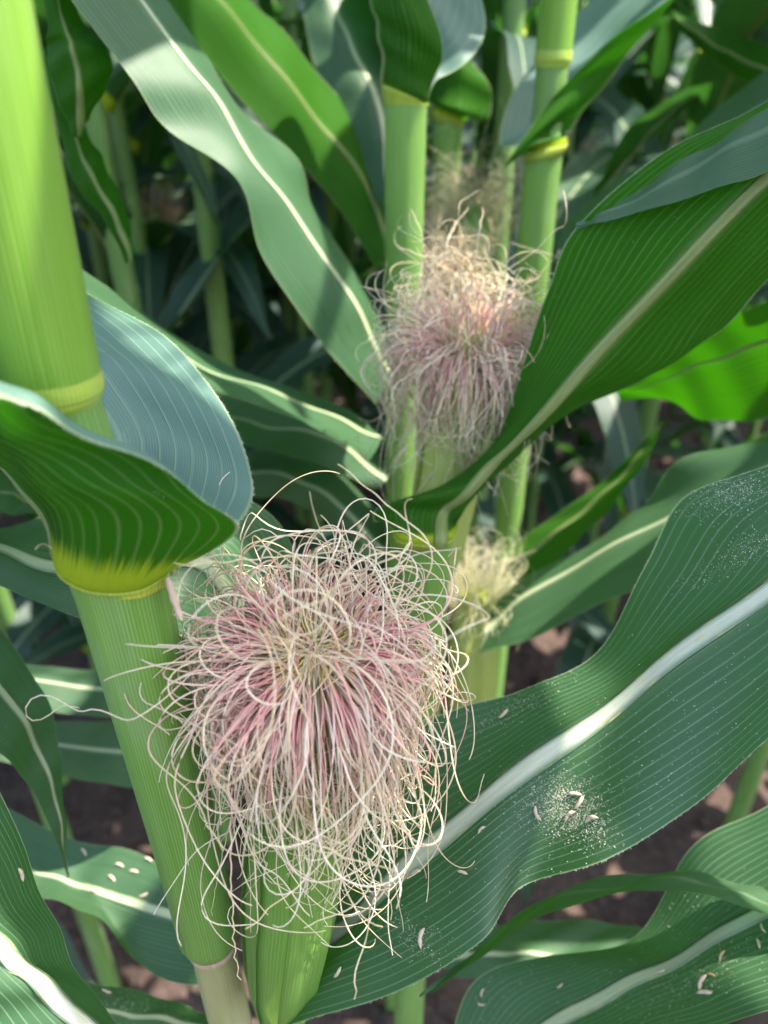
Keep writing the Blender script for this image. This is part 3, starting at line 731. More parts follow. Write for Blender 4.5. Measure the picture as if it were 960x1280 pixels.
# ---- plant D: pale leaf base lit from behind, upper right
plD, pD = plant_at(676, 230, 0.60, 'corn plant with pale sunlit leaf base folded around its jointed stalk')
oD = np.array([pD[0], pD[1], 0.0]); xD, yD = pD[0], pD[1]
zcD, zrD = zat(668, 190, xD, yD), zat(706, 75, xD, yD)
pts, rr = smooth_line([(-0.02, 0.0125), (0.8, 0.0135), (zcD - 0.1, 0.0145), (zcD, 0.0150)], xD, yD, 50)
tube_part('sheath', pts, rr, 'sheath', plD, oD, 36)
pts, rr = smooth_line([(zcD - 0.01, 0.0115), (zrD - 0.003, 0.0122), (zrD, 0.0128)], xD, yD, 14)
tube_part('stalk', pts, rr, 'stalk', plD, oD)
pts, rr = smooth_line([(zrD - 0.005, 0.0124), (zrD, 0.0142), (zrD + 0.006, 0.0140)], xD, yD, 12)
tube_part('node_ring', pts, rr, 'ring', plD, oD)
pts, rr = smooth_line([(zrD + 0.004, 0.0136), (zrD + 0.17, 0.0142)], xD, yD, 20)
tube_part('sheath', pts, rr, 'sheath_top', plD, oD, 36)
pts, rr = smooth_line([(zrD + 0.16, 0.011), (2.15, 0.006)], xD, yD, 20)
tube_part('stalk', pts, rr, 'stalk', plD, oD)
PHI0 = PHI; PHI = np.radians([-168, -128, -85, -42, 0, 42, 85, 128, 168])
rowsD = [collar_ring(xD, yD, zcD - 0.003, 0.0153, -0.003), collar_ring(xD, yD, zcD + 0.008, 0.0165, -0.004)] + [to3(up9(r)) for r in [
 [(628, 214, .575), (672, 176, .566), (712, 165, .592), (700, 150, .622), (625, 178, .618)],
 [(652, 176, .566), (700, 140, .562), (742, 120, .590), (715, 95, .632), (640, 120, .636)],
 [(700, 112, .555), (745, 85, .558), (785, 68, .585), (760, 40, .632), (690, 50, .650)],
 [(765, 48, .545), (800, 28, .55), (830, 12, .575), (810, -20, .625), (750, -10, .650)],
 [(842, -4, .53), (865, -30, .54), (890, -45, .565), (870, -80, .61), (820, -80, .640)],
 [(930, -70, .52), (945, -90, .53), (960, -105, .55), (950, -130, .59), (910, -130, .62)],
]]
PHI = PHI0
lfD, GD = photo_leaf(plD, rowsD, 'ab', (0.4, 0.25), ns=80, nt=33, rib=0.004, v0=0.0, collar_rows=6)
lfD['label'] = 'pale green folded leaf base with fuzzy edge'
upper_leaves(plD, oD, [1.45, 1.52, 1.6, 1.68, 1.76, 1.84, 1.95], [3.6, -0.2, 2.6, 4.6, 0.3, 3.3, -0.9], 24)
tassel_part(plD, 2.15, 5, oD, xD, yD)
# its low ear, lit by the sun, with yellowish silk
baseD, tipD = P(560, 930, .60), P(594, 738, .585)
earD, axD = ear_parts(plD, baseD + np.array([0.02, 0.02, 0]), tipD, oD, 0.018, 5, 5, 'husk_pale')
silk_mesh('silk', tipD, axD, 320, 0.05, 0.09, 14, YELL, earD, oD, core=0.022, spread=(0.1, 1.4), grav=60, steps=30, sides=4, white=0.2, rad=0.00022, conf=0.030)

# ---- plant G: slimmer stalk with rounded green leaf base
plG, pG = plant_at(557, 230, 0.76, 'slim corn stalk with rounded green leaf base over brown tan silk')
oG = np.array([pG[0], pG[1], 0.0]); xG, yG = pG[0], pG[1]
zcG = zat(566, 150, xG, yG)
pts, rr = smooth_line([(-0.02, 0.0125), (zcG - 0.1, 0.0135), (zcG, 0.0145)], xG, yG, 50)
tube_part('sheath', pts, rr, 'sheath', plG, oG, 32)
pts, rr = smooth_line([(zcG - 0.01, 0.010), (2.1, 0.006)], xG, yG, 20)
tube_part('stalk', pts, rr, 'stalk', plG, oG)
rowsGc = [collar_ring(xG, yG, zcG - 0.003, 0.0149, 0.003), collar_ring(xG, yG, zcG + 0.008, 0.016, 0.006, 0.004)] + [to3(up9(r)) for r in [
 [(608, 152, .72), (570, 136, .702), (533, 120, .72), (560, 110, .75), (590, 130, .745)],
 [(615, 122, .71), (575, 105, .70), (528, 90, .715), (560, 80, .76), (595, 100, .755)],
 [(598, 86, .70), (560, 70, .69), (518, 50, .71), (560, 40, .77), (590, 60, .77)],
 [(560, 58, .69), (530, 40, .69), (488, 10, .70), (540, 0, .78), (570, 20, .78)],
 [(500, 10, .68), (470, 0, .68), (440, -40, .70), (490, -60, .78), (530, -40, .79)]]]
photo_leaf(plG, rowsGc, 'ab', (0.3, 0.25), ns=60, nt=29, v0=0.0, collar_rows=5, rib=0.004)
upper_leaves(plG, oG, [1.42, 1.6, 1.75, 1.9], [0.6, 3.6, 0.5, 3.2], 25)
tassel_part(plG, 2.1, 6, oG, xG, yG)
baseG, tipG = P(590, 480, .76), P(590, 255, .74)
earG, axG = ear_parts(plG, baseG, tipG, oG, 0.019, 4, 6)
silk_mesh('silk', tipG, axG, 320, 0.06, 0.12, 15, YELL, earG, oG, core=0.026, spread=(0.1, 1.4), grav=55, steps=28, sides=4, conf=0.036, rad=0.00026)

# ---- plant H: behind, its orange tan silk hangs between the two stalks
plH, pH = plant_at(622, 300, 0.92, 'corn plant hidden behind the slim stalks with orange tan silk')
oH = np.array([pH[0], pH[1], 0.0]); xH, yH = pH[0], pH[1]
pts, rr = smooth_line([(-0.02, 0.0125), (1.2, 0.013), (2.1, 0.006)], xH, yH, 50)
tube_part('stalk', pts, rr, 'stalk', plH, oH)
upper_leaves(plH, oH, [0.9, 1.08, 1.24, 1.4, 1.58, 1.75, 1.9], [0.9, 3.9, 0.7, 3.6, 0.6, 3.7, 0.5], 26)
tassel_part(plH, 2.1, 7, oH, xH, yH)
baseH, tipH = P(560, 600, .66), P(556, 345, .64)
earH, axH = ear_parts(plH, baseH, tipH, oH, 0.019, 4, 7)
silk_mesh('silk', tipH, axH, 260, 0.05, 0.10, 16, TAN, earH, oH, core=0.022, spread=(0.1, 1.4), grav=60, steps=28, sides=4, conf=0.026, rad=0.00028)

# ------------------------------------------------------------------ neighbours whose single leaves cross the view
SIDE = []
def side_plant(x, y, label, leaves, seed, zs=(0.5, 0.75, 1.3, 1.5, 1.7, 1.9), az=1.2, group='corn plants of the near row'):
    pl = empty('corn_plant', (x, y, 0), label, 'corn plant', group); o_ = np.array([x, y, 0.0]); SIDE.append(pl)
    pts, rr = smooth_line([(-0.02, 0.0135), (0.3, 0.0130), (0.9, 0.0135), (1.4, 0.011), (2.15, 0.006)], x, y, 60)
    rr = rr * (1 + 0.10 * np.exp(-((pts[:, 2] % 0.17) - 0.02) ** 2 / 0.0001))
    tube_part('stalk', pts, rr, 'stalk', pl, o_)
    if zs: upper_leaves(pl, o_, zs, [az + (k % 2) * math.pi + 0.2 * math.sin(k * 7) for k in range(len(zs))], seed)
    tassel_part(pl, 2.15, seed, o_, x, y)
    for rows, show, at, kw in leaves:
        photo_leaf(pl, rows, show, at, ns=kw.pop('ns', 56), nt=kw.pop('nt', 17), **kw)
    return pl

rowsF = [
 [(470, 335, .72), (486, 312, .72), (492, 280, .74)], [(420, 256, .69), (455, 225, .70), (472, 188, .73)],
 [(350, 176, .66), (388, 140, .67), (412, 108, .71)], [(270, 88, .63), (318, 52, .64), (348, 34, .69)],
 [(200, -10, .60), (245, -34, .61), (288, -24, .67)], [(110, -120, .58), (160, -140, .59), (190, -130, .63)]]
rowsG = [
 [(476, 262, .70), (488, 250, .69), (498, 235, .72)], [(440, 165, .71), (476, 142, .70), (510, 130, .74)],
 [(394, 84, .72), (442, 62, .71), (492, 55, .75)], [(378, 0, .73), (416, 0, .72), (468, -10, .76)],
 [(362, -100, .74), (388, -120, .73), (425, -115, .76)]]
rowsI2 = [
 [(470, 612, .64), (482, 600, .64), (488, 585, .65)], [(400, 580, .60), (412, 548, .62), (424, 520, .66)],
 [(325, 560, .57), (330, 532, .59), (342, 506, .63)], [(262, 545, .55), (258, 512, .57), (258, 486, .61)],
 [(180, 500, .53), (180, 470, .55), (185, 450, .58)]]
rowsJ = [
 [(352, 800, .43), (378, 772, .425), (384, 735, .45)], [(296, 808, .40), (303, 756, .40), (370, 690, .445)],
 [(225, 795, .375), (240, 700, .385), (312, 624, .44)], [(100, 772, .36), (92, 712, .37), (160, 600, .43)],
 [(0, 732, .35), (-4, 684, .36), (0, 660, .40)], [(-120, 680, .34), (-120, 650, .35), (-130, 600, .39)]]
rowsJ2 = [[(150, 690, .52), (160, 665, .52), (165, 640, .53)], [(60, 648, .48), (60, 632, .49), (65, 615, .52)],
 [(0, 640, .46), (0, 615, .47), (0, 588, .50)], [(-90, 610, .44), (-90, 590, .45), (-90, 560, .47)]]
rowsH1 = [[(92, 172, .46), (100, 168, .46), (112, 150, .46)], [(70, 120, .45), (100, 115, .44), (136, 100, .45)],
 [(58, 60, .44), (90, 58, .43), (138, 68, .44)], [(60, 28, .43), (78, 24, .43), (96, 12, .44)], [(40, -50, .42), (60, -60, .42), (80, -60, .43)]]
rowsH2 = [[(158, 330, .50), (164, 325, .50), (170, 315, .51)], [(130, 275, .49), (143, 268, .485), (157, 262, .50)],
 [(92, 225, .48), (112, 215, .475), (132, 205, .49)], [(75, 165, .47), (90, 160, .47), (106, 158, .48)], [(40, 60, .46), (55, 60, .46), (70, 60, .47)]]
rowsK = [[(-90, 900, .345), (-75, 800, .355), (-55, 715, .37)], [(0, 942, .365), (6, 868, .37), (20, 812, .38)],
 [(42, 992, .382), (50, 942, .384), (66, 893, .39)], [(69, 1050, .392), (73, 1015, .392), (78, 985, .395)], [(84, 1096, .40), (85, 1096, .40), (86, 1096, .40)]]
rowsL = [[(250, 1110, .45), (262, 1158, .44), (266, 1235, .42)], [(168, 1064, .47), (152, 1124, .455), (192, 1218, .43)],
 [(92, 1050, .48), (92, 1104, .465), (115, 1144, .44)], [(8, 1010, .49), (30, 1086, .47), (44, 1122, .45)], [(-90, 960, .49), (-70, 1060, .475), (-60, 1120, .455)]]
rowsN = [[(300, 1330, .42), (290, 1300, .42), (285, 1282, .43)], [(215, 1310, .40), (210, 1275, .405), (215, 1250, .42)],
 [(120, 1310, .38), (115, 1262, .385), (108, 1226, .40)], [(20, 1290, .37), (20, 1240, .375), (20, 1200, .39)]]
rowsO = [[(612, 768, .58), (606, 790, .57), (598, 815, .56)], [(646, 728, .58), (650, 750, .56), (660, 800, .53)],
 [(730, 684, .56), (746, 694, .535), (772, 745, .49)], [(802, 634, .54), (846, 640, .505), (880, 705, .46)],
 [(848, 576, .52), (962, 582, .475), (990, 655, .43)], [(960, 545, .50), (1080, 515, .45), (1110, 590, .41)], [(1150, 470, .46), (1220, 450, .43), (1250, 500, .40)]]
rowsQ = [[(618, 694, .66), (634, 716, .65), (655, 742, .63)], [(676, 656, .65), (692, 668, .64), (714, 684, .61)],
 [(750, 604, .63), (758, 614, .625), (768, 628, .60)], [(800, 556, .61), (804, 562, .61), (810, 570, .60)], [(827, 526, .60), (828, 527, .60), (829, 528, .60)]]
rowsP = [[(1120, 350, .45), (1120, 410, .48), (1120, 540, .56)], [(1000, 365, .47), (1000, 415, .50), (1000, 518, .57)],
 [(920, 392, .49), (925, 438, .52), (935, 526, .58)], [(862, 425, .51), (868, 458, .535), (876, 524, .585)],
 [(815, 462, .54), (820, 478, .55), (835, 500, .575)], [(770, 490, .57), (772, 494, .57), (776, 500, .575)]]
rowsR = [[(556, 1350, .42), (600, 1345, .40), (650, 1370, .37)], [(588, 1232, .425), (692, 1280, .395), (765, 1320, .36)],
 [(680, 1194, .42), (770, 1238, .388), (855, 1292, .35)], [(786, 1178, .415), (852, 1196, .380), (945, 1270, .34)],
 [(866, 1058, .405), (952, 1140, .37), (1035, 1235, .33)], [(960, 1008, .395), (1060, 1075, .358), (1150, 1180, .32)], [(1100, 930, .38), (1190, 1000, .35), (1280, 1090, .32)]]
rowsS = [[(524, 1244, .372), (526, 1245, .372), (528, 1246, .372)], [(588, 1194, .376), (590, 1199, .370), (590, 1206, .362)],
 [(648, 1142, .380), (648, 1150, .369), (646, 1162, .357)], [(710, 1110, .381), (710, 1120, .368), (708, 1132, .354)],
 [(782, 1094, .381), (781, 1105, .367), (780, 1118, .352)], [(852, 1088, .380), (851, 1099, .366), (850, 1112, .350)],
 [(912, 1101, .378), (910, 1112, .364), (908, 1126, .348)], [(965, 1115, .376), (963, 1129, .362), (960, 1146, .346)], [(1060, 1147, .374), (1058, 1164, .36), (1055, 1184, .344)]]
rowsT = [[(560, 1222, .54), (556, 1195, .54), (562, 1165, .55)], [(650, 1222, .51), (650, 1192, .52), (690, 1150, .545)],
 [(750, 1208, .50), (755, 1196, .51), (792, 1158, .53)], [(815, 1185, .50), (816, 1182, .505), (822, 1175, .51)]]
rowsU = [[(1080, 190, .70), (1085, 150, .69), (1090, 110, .71)], [(965, 118, .74), (968, 92, .73), (972, 62, .75)],
 [(905, 86, .77), (910, 66, .76), (915, 42, .78)], [(860, 48, .79), (864, 36, .785), (868, 24, .80)], [(832, 20, .81), (834, 16, .81), (836, 12, .81)]]
rowsU2 = [[(1050, 100, .80), (1060, 60, .79), (1080, 20, .81)], [(960, 62, .84), (960, 30, .83), (975, -10, .85)],
 [(915, 30, .86), (925, 0, .85), (940, -30, .87)], [(860, -30, .88), (880, -60, .87), (900, -80, .89)]]
rowsV = [[(690, 330, .78), (700, 318, .77), (700, 285, .79)], [(760, 285, .75), (770, 262, .74), (762, 230, .77)],
 [(830, 246, .71), (850, 215, .70), (835, 188, .74)], [(905, 190, .68), (925, 150, .67), (918, 118, .71)], [(990, 140, .65), (1010, 100, .64), (1000, 60, .68)]]
rowsW = [[(730, 262, .98), (740, 255, .97), (745, 235, .98)], [(770, 215, .97), (785, 200, .95), (785, 160, .98)],
 [(840, 150, .94), (845, 135, .93), (845, 118, .96)], [(925, 92, .92), (926, 90, .92), (927, 88, .92)]]
rowsY1 = [[(260, 830, .60), (262, 852, .60), (262, 884, .60)], [(150, 838, .56), (150, 862, .56), (150, 897, .55)], [(50, 832, .54), (45, 850, .54), (40, 882, .53)], [(-70, 818, .52), (-70, 825, .52), (-70, 835, .52)]]
rowsY2 = [[(275, 908, .62), (276, 940, .62), (274, 988, .61)], [(160, 902, .58), (160, 940, .58), (165, 984, .57)], [(70, 902, .56), (65, 930, .56), (70, 968, .55)], [(-60, 900, .54), (-60, 915, .54), (-60, 935, .54)]]
rowsX = [[(470, 720, .70), (480, 690, .69), (490, 660, .71)], [(405, 650, .66), (410, 620, .65), (420, 590, .68)],
 [(335, 620, .62), (330, 590, .61), (335, 560, .65)], [(270, 640, .60), (262, 615, .59), (262, 590, .62)]]

side_plant(-0.33, 0.33, 'corn plant beside the thick stalk, its dark leaves hanging behind the cupped leaf',
           [(rowsJ, 'ad', (.4, .4), dict(rib=.006, taper=.3)), (rowsH1, 'ab', (.5, .5), {}), (rowsK, 'ad', (.5, .5), {})], 31, (1.4, 1.55), 1.3)
side_plant(-0.16, 0.02, 'corn plant beside the thick stalk with a white ribbed low leaf near the soil',
           [(rowsM, 'ad', (.4, .5), dict(rib=.0036, ns=80, nt=31, key='M', rib_th=.3, taper=.2, ribmat='rib_wide'))], 32, (1.8, 1.98), 2.2)
side_plant(-0.42, 0.62, 'corn plant with broad low leaves over the bare soil beyond the thick stalk',
           [(rowsL, 'ad', (.5, .5), dict(rib=.004, key='L')), (rowsN, 'ad', (.5, .5), dict(key='N')), (rowsH2, 'ab', (.5, .5), {}), (rowsJ2, 'ad', (.5, .5), {}), (rowsY1, 'ad', (.5, .5), {}), (rowsY2, 'ad', (.5, .5), {})], 33, (1.35, 1.5), 1.8)
side_plant(-0.22, 0.98, 'corn plant with dark many veined leaf and grey leaf behind the slim stalk',
           [(rowsF, 'ab', (.5, .5), {}), (rowsG, 'ad', (.5, .5), dict(rib=.005)), (rowsI2, 'ad', (.5, .5), {}), (rowsX, 'ad', (.5, .5), {})], 34, (1.5, 1.66), 0.6)
side_plant(0.47, 0.30, 'corn plant with a sunlit bright green leaf and a long low leaf over the soil',
           [(rowsP, 'ab', (.5, .5), {}), (rowsO, 'ad', (.4, .5), dict(rib=.004)), (rowsQ, 'ab', (.5, .5), {})], 35, (1.4, 1.5, 1.6, 1.7, 1.8, 1.93), 2.0)
side_plant(0.33, 0.08, 'corn plant with broad dusty low leaf and a narrow rolled ribbon leaf',
           [(rowsR, 'ad', (.5, .5), dict(rib=.0045, ns=80, nt=31, key='R', taper=.3)), (rowsS, 'ad', (.5, .5), dict(ribmesh=False)), (rowsT, 'ad', (.5, .5), {})], 36, (1.8, 1.95), 1.3)
side_plant(0.52, 0.72, 'corn plant with green leaf tips reaching over the folded leaf edge',
           [(rowsU, 'ab', (.5, .5), {}), (rowsU2, 'ad', (.5, .5), {}), (rowsV, 'ad', (.5, .5), {}), (rowsW, 'ab', (.5, .5), {})], 37, (1.4, 1.5, 1.6, 1.7, 1.8, 1.9), 0.6)

# ------------------------------------------------------------------ canopy of the near plants: enough upper leaves to keep the near ear in shade
tg = [GA[8:100:9, ::8].reshape(-1, 3), GB[::12, ::10].reshape(-1, 3), GC[::10, ::8].reshape(-1, 3)]
tg.append(np.array([P(x, y, d) for x in range(235, 560, 55) for y in range(700, 1110, 70) for d in (.235, .27)]))
tg.append(np.array([P(x, y, .435) for x in range(500, 680, 50) for y in range(340, 580, 50)]))
tg.append(np.array([P(x, y, .19) for x in (0, 40, 90) for y in range(20, 480, 60)]))
tg.append(np.array([P(x, y, .30) for x, y in ((150, 800), (180, 900), (215, 1000), (250, 1120), (330, 1200), (370, 1160))]))
tg.append(np.array([P(*q) for q in [(150, 40, .43), (120, 15, .43), (200, 60, .46), (575, 40, .535), (560, 62, .53), (590, 70, .53), (650, 130, .63), (640, 160, .62)]]))
tg = np.concatenate(tg)
px_, py_, d_ = to_px(tg); tg = tg[(px_ > -20) & (px_ < 980) & (py_ > -10) & (py_ < 1290)]
def covers(V):
    r = V[None] - tg[:, None]; a = r @ sdir
    return np.any((a > 0.05) & (np.linalg.norm(r - a[..., None] * sdir, axis=2) < 0.019), axis=1)
done = np.zeros(len(tg), bool)
for V in UPPER: done |= covers(V)
rc = random.Random(4)
homes = [(plA, oA), (plB, oB), (plD, oD), (plG, oG), (SIDE[4], None), (SIDE[5], None), (SIDE[6], None)]
cand = []
for k in range(2200):
    pl, o_ = homes[rc.randrange(len(homes))]
    o_ = np.array([pl.location[0], pl.location[1], 0.0])
    G = gen_leaf_grid(rc.uniform(1.32, 1.98), rc.random() * 6.28, rc.uniform(0.36, 0.85), rc.uniform(0.08, 0.108), rc.uniform(0.55, 1.2), rc.uniform(0.9, 2.0), rc.random(), 0.012, 40, 11, rc.uniform(-0.3, 0.3))
    W = G.reshape(-1, 3) + o_
    if blocked(W, 0.6) or shades_fleck(W) or in_gap(W): continue
    cand.append((pl, G, covers(W)))
used = 0
while cand and used < 30:
    pl, G, c = max(cand, key=lambda q: np.sum(q[2] & ~done))
    if np.sum(c & ~done) < 1: break
    blade_from_grid(G, pl, mat='leaf', v0=0.0, rib=0.004, collar_rows=1); done |= c; used += 1
print('SHADE', used, 'open', int(np.sum(~done)), 'of', len(tg), 'candidates', len(cand))

# ------------------------------------------------------------------ rows of corn behind and around
def proto_plant(seed):
    """list of (name, mesh, children meshes) made once and shared by the copies"""
    rnd = random.Random(seed); parts = []
    H = rnd.uniform(2.05, 2.25)
    z = np.linspace(-0.03, H, 46)
    rr = np.interp(z, [0, 0.4, 1.1, H], [0.0135, 0.013, 0.0125, 0.005])
    rr = rr * (1 + 0.13 * np.exp(-((z % 0.165) - 0.03) ** 2 / 0.0004))
    V, F, u = tube(np.stack([0.01 * np.sin(z * 2 + seed), 0.01 * np.cos(z * 1.7 + seed), z], 1), rr, 12)
    parts.append((mesh_obj('stalk', V, F, 'stalk', None, u), []))
    az = rnd.random() * 6.28; zz = 0.14
    k = 0
    while zz < H - 0.12:
        up = zz / H
        L = rnd.uniform(0.62, 0.85) * (1 - 0.35 * max(0, up - 0.7) / 0.3) * (0.8 if zz < 0.35 else 1)
        G = gen_leaf_grid(zz, az + rnd.uniform(-0.35, 0.35), L, rnd.uniform(0.075, 0.098), rnd.uniform(0.85, 1.25), rnd.uniform(1.5, 2.6), rnd.random(),
                          0.014, 26, 7, rnd.uniform(-0.5, 0.5), twist=rnd.uniform(-0.5, 0.5))
        lf = blade_from_grid(G, None, 'leaf_far', v0=0.0, rib=0.0030)
        parts.append((lf, [c for c in bpy.data.objects if c.parent == lf]))
        az += math.pi; zz += rnd.uniform(0.11, 0.145); k += 1
    ez = rnd.uniform(0.85, 1.0); ea = az + 0.3
    b0 = np.array([0.018 * math.cos(ea), 0.018 * math.sin(ea), ez]); t0 = b0 + np.array([0.05 * math.cos(ea), 0.05 * math.sin(ea), 0.19])
    ear, ax = ear_parts(None, b0, t0, (0, 0, 0), 0.02, 3, seed)
    silk_mesh('silk', t0, ax, 110, 0.06, 0.12, seed, rnd.choice([TAN, TAN, PINK, YELL]), ear, (0, 0, 0), core=0.024, steps=16, sides=3, rad=0.0006, grav=50)
    parts.append((ear, [c for c in bpy.data.objects if c.parent == ear]))
    parts.append((tassel_part(None, H - 0.02, seed), []))
    return parts
protos = [proto_plant(100 + k) for k in range(5)]

FIRST_USE = {}
def verts_np(o):
    a = np.empty(len(o.data.vertices) * 3); o.data.vertices.foreach_get('co', a); return a.reshape(-1, 3)
PV = [[verts_np(p[0]) for p in pr] for pr in protos]
thin = random.Random(9)
def place(k, x, y, rz, label, group, near=0.66, sc=1.0):
    root = empty('corn_plant', (x, y, 0), label, 'corn plant', group)
    root.rotation_euler.z = rz; root.scale = (sc, sc, sc)
    c, s = math.cos(rz), math.sin(rz)
    for (o, ch), V in zip(protos[k], PV[k]):
        W = V * sc
        W = np.stack([W[:, 0] * c - W[:, 1] * s + x, W[:, 0] * s + W[:, 1] * c + y, W[:, 2]], 1)
        if blocked(W, 1.05 if o.name.startswith('ear') else near) or (len(W) < 600 and (shades_fleck(W) or in_gap(W))): continue
        if y > 0.9 and o.name.startswith('leaf') and W[:, 2].mean() > 1.35 and thin.random() < 0.38: continue     # gaps in the top of the canopy
        n_ = o.copy(); COL.objects.link(n_); n_.parent = root
        for g in ch:
            d_ = g.copy(); COL.objects.link(d_); d_.parent = n_
    return root

RD = np.array([0.23, 0.973]); RN = np.array([0.973, -0.23]); O0 = np.array([xA, yA])
rnd = random.Random(77)
LBLS = ['tall leafy corn plant farther along the near row, behind the slim stalks', 'tall leafy corn plant in the blurred rows beyond the thick stalk and cupped leaf',
        'tall leafy corn plant in the blurred rows beyond the folded dark ribbed leaf']
count = 0
for row in range(-5, 6):
    t = -1.0
    while t < 6.5:
        t += rnd.uniform(0.17, 0.23)
        p = O0 + RN * (row * 0.74) + RD * (t + 0.07 * (row % 3)) + np.array([rnd.uniform(-0.03, 0.03), rnd.uniform(-0.03, 0.03)])
        if row == 0 and t < 1.0 and t > -0.5: continue
        r = math.hypot(*p)
        if r < 0.38 or p[1] < 0.2: continue
        infr = p[1] > 0.25 and abs(p[0]) < 0.62 * p[1] + 0.55
        if not infr and r > 1.3: continue
        if p[1] > 5.4: continue
        if p[1] > 3.2 and rnd.random() < 0.2: continue
        place(rnd.randrange(5), p[0], p[1], rnd.random() * 6.28, LBLS[0 if row == 0 else (1 if row < 0 else 2)], 'corn rows behind', 0.66, rnd.uniform(0.92, 1.08)); count += 1
for x, y in [(-0.36, 1.15), (-0.14, 1.38), (-0.46, 1.5), (-0.22, 1.75), (-0.3, 0.88), (-0.08, 1.95), (-0.4, 2.1), (0.42, 1.12), (0.52, 1.42), (0.36, 1.62), (0.62, 1.9), (0.44, 2.1)]:
    place(rnd.randrange(5), x, y, rnd.random() * 6.28, LBLS[1 if x < 0 else 2], 'corn rows behind', 0.66, rnd.uniform(0.9, 1.05))
# far rows reading as one mass
Vs, Fs, Us, b = [], [], [], 0
for k in range(230):
    y = rnd.uniform(5.3, 13); x = rnd.uniform(-1, 1) * (0.62 * y + 0.5)
    j = rnd.randrange(5); rz = rnd.random() * 6.28; c, s = math.cos(rz), math.sin(rz)
    for (o, ch), V in zip(protos[j], PV[j]):
        if not (o.name.startswith('leaf') or o.name.startswith('stalk')): continue
        F = np.empty(len(o.data.loops), dtype=np.int32); o.data.loops.foreach_get('vertex_index', F)
        uvq = np.empty(len(o.data.loops) * 2); o.data.uv_layers[0].data.foreach_get('uv', uvq)
        uvv = np.zeros((len(V), 2)); uvv[F] = uvq.reshape(-1, 2)
        Vs.append(np.stack([V[:, 0] * c - V[:, 1] * s + x, V[:, 0] * s + V[:, 1] * c + y, V[:, 2]], 1)); Fs.append(F.reshape(-1, 4) + b); Us.append(uvv); b += len(V)
far = mesh_obj('far_corn', np.concatenate(Vs), np.concatenate(Fs), 'leaf_far', None, np.concatenate(Us))
tag(far, 'distant mass of corn closing the end of the rows', 'corn', kind='stuff')
for pr in protos:
    for o, ch in pr:
        for c_ in ch: bpy.data.objects.remove(c_)
        bpy.data.objects.remove(o)

# ------------------------------------------------------------------ small things lying on the leaves
BV = {k: BVHTree.FromPolygons([tuple(v) for v in s[0]], [tuple(f) for f in s[1]]) for k, s in SURF.items()}
def hit(px, py, keys):
    best = None
    o_ = Vector(CAM); d_ = (Vector(P(px, py, 1.0)) - o_).normalized()
    for k in keys:
        loc, nr, idx, dist = BV[k].ray_cast(o_, d_)
        if loc is not None and (best is None or dist < best[2]): best = (loc, nr, dist)
    if best is None: return None
    loc, nr, dist = best
    if nr.dot(-d_) < 0: nr = -nr
    return loc, nr

anther_meshes = []
for k in range(3):
    s = np.linspace(0, 1, 9); L = 1.0; bend = (0.10, -0.16, 0.05)[k]
    pts = np.stack([(s - 0.5) * L, bend * np.sin(s * np.pi), 0.03 * np.sin(s * 5)], 1)
    V, F, u = tube(pts, 0.13 * np.array([0.2, 0.7, 0.95, 1, 0.85, 1, 0.9, 0.6, 0.12]), 8)
    for mt in ('anther', 'anther_brown'):
        o = mesh_obj('fallen_anther', V, F, mt, None, u); anther_meshes.append(o.data); bpy.data.objects.remove(o)

def anther(px, py, ang, L, keys, label, brown=0):
    h = hit(px, py, keys)
    if h is None: return
    loc, nr = h
    # direction on the leaf that appears at the photographed angle
    h2 = hit(px + 6 * math.cos(ang), py + 6 * math.sin(ang), keys)
    xd = ((h2[0] - loc) if h2 else Vector(RGT)).normalized()
    yd = nr.cross(xd).normalized(); xd = yd.cross(nr).normalized()
    o = bpy.data.objects.new('fallen_anther', anther_meshes[rnd.randrange(3) * 2 + brown]); COL.objects.link(o)
    from mathutils import Matrix
    m = Matrix((xd, yd, nr)).transposed().to_4x4(); m.translation = loc + nr * (0.13 * L)
    o.matrix_world = m @ Matrix.Scale(L, 4)
    tag(o, label, 'anther', 'fallen anthers on the leaves')

LB = 'tiny pale fallen anther lying on the broad dusty leaf with white midrib'
for px, py, ang, L in [(720, 993, .1, .0062), (725, 1003, 2.2, .0068), (714, 1021, 2.4, .0066), (741, 1026, 2.8, .0068)]:
    anther(px, py, ang, L, 'B', 'pale fallen anther in the clustered heap on the white pollen patch')
anther(673, 1016, 1.2, .0062, 'B', 'pale fallen anther standing apart beside the white pollen patch')
anther(530, 1173, 1.75, .0078, 'B', 'long white fallen anther by the lower edge of the broad leaf')
anther(423, 1215, 2.2, .006, 'B', 'pale fallen anther near the base of the broad leaf by the husk')
for px, py, ang, L in [(630, 893, 2.4, .0062), (603, 1038, 2.4, .0045), (579, 1091, .3, .005), (521, 1092, 2.8, .006), (546, 935, 1.3, .004), (596, 878, 2.8, .004)]:
    anther(px, py, ang, L, 'B', LB)
for px, py, ang, L, b_ in [(955, 1160, 1.1, .005, 0), (948, 1180, 1.3, .005, 0), (904, 1196, 2.0, .006, 1), (890, 1219, .3, .0045, 1), (880, 1230, 2.0, .0085, 0), (882, 1242, 0, .008, 0),
                           (826, 1214, 2.9, .005, 0), (604, 1241, 1.9, .005, 0), (602, 1254, .2, .0045, 0), (700, 1232, 2.5, .004, 0)]:
    anther(px, py, ang, L, 'R', 'brown fallen anther on the low dusty leaf beneath the ribbon leaf' if b_ else 'pale fallen anther on the low dusty leaf beneath the ribbon leaf', b_)
anther(24, 1094, 1.2, .006, 'M', 'pale fallen anther on the low leaf with wide white midrib')
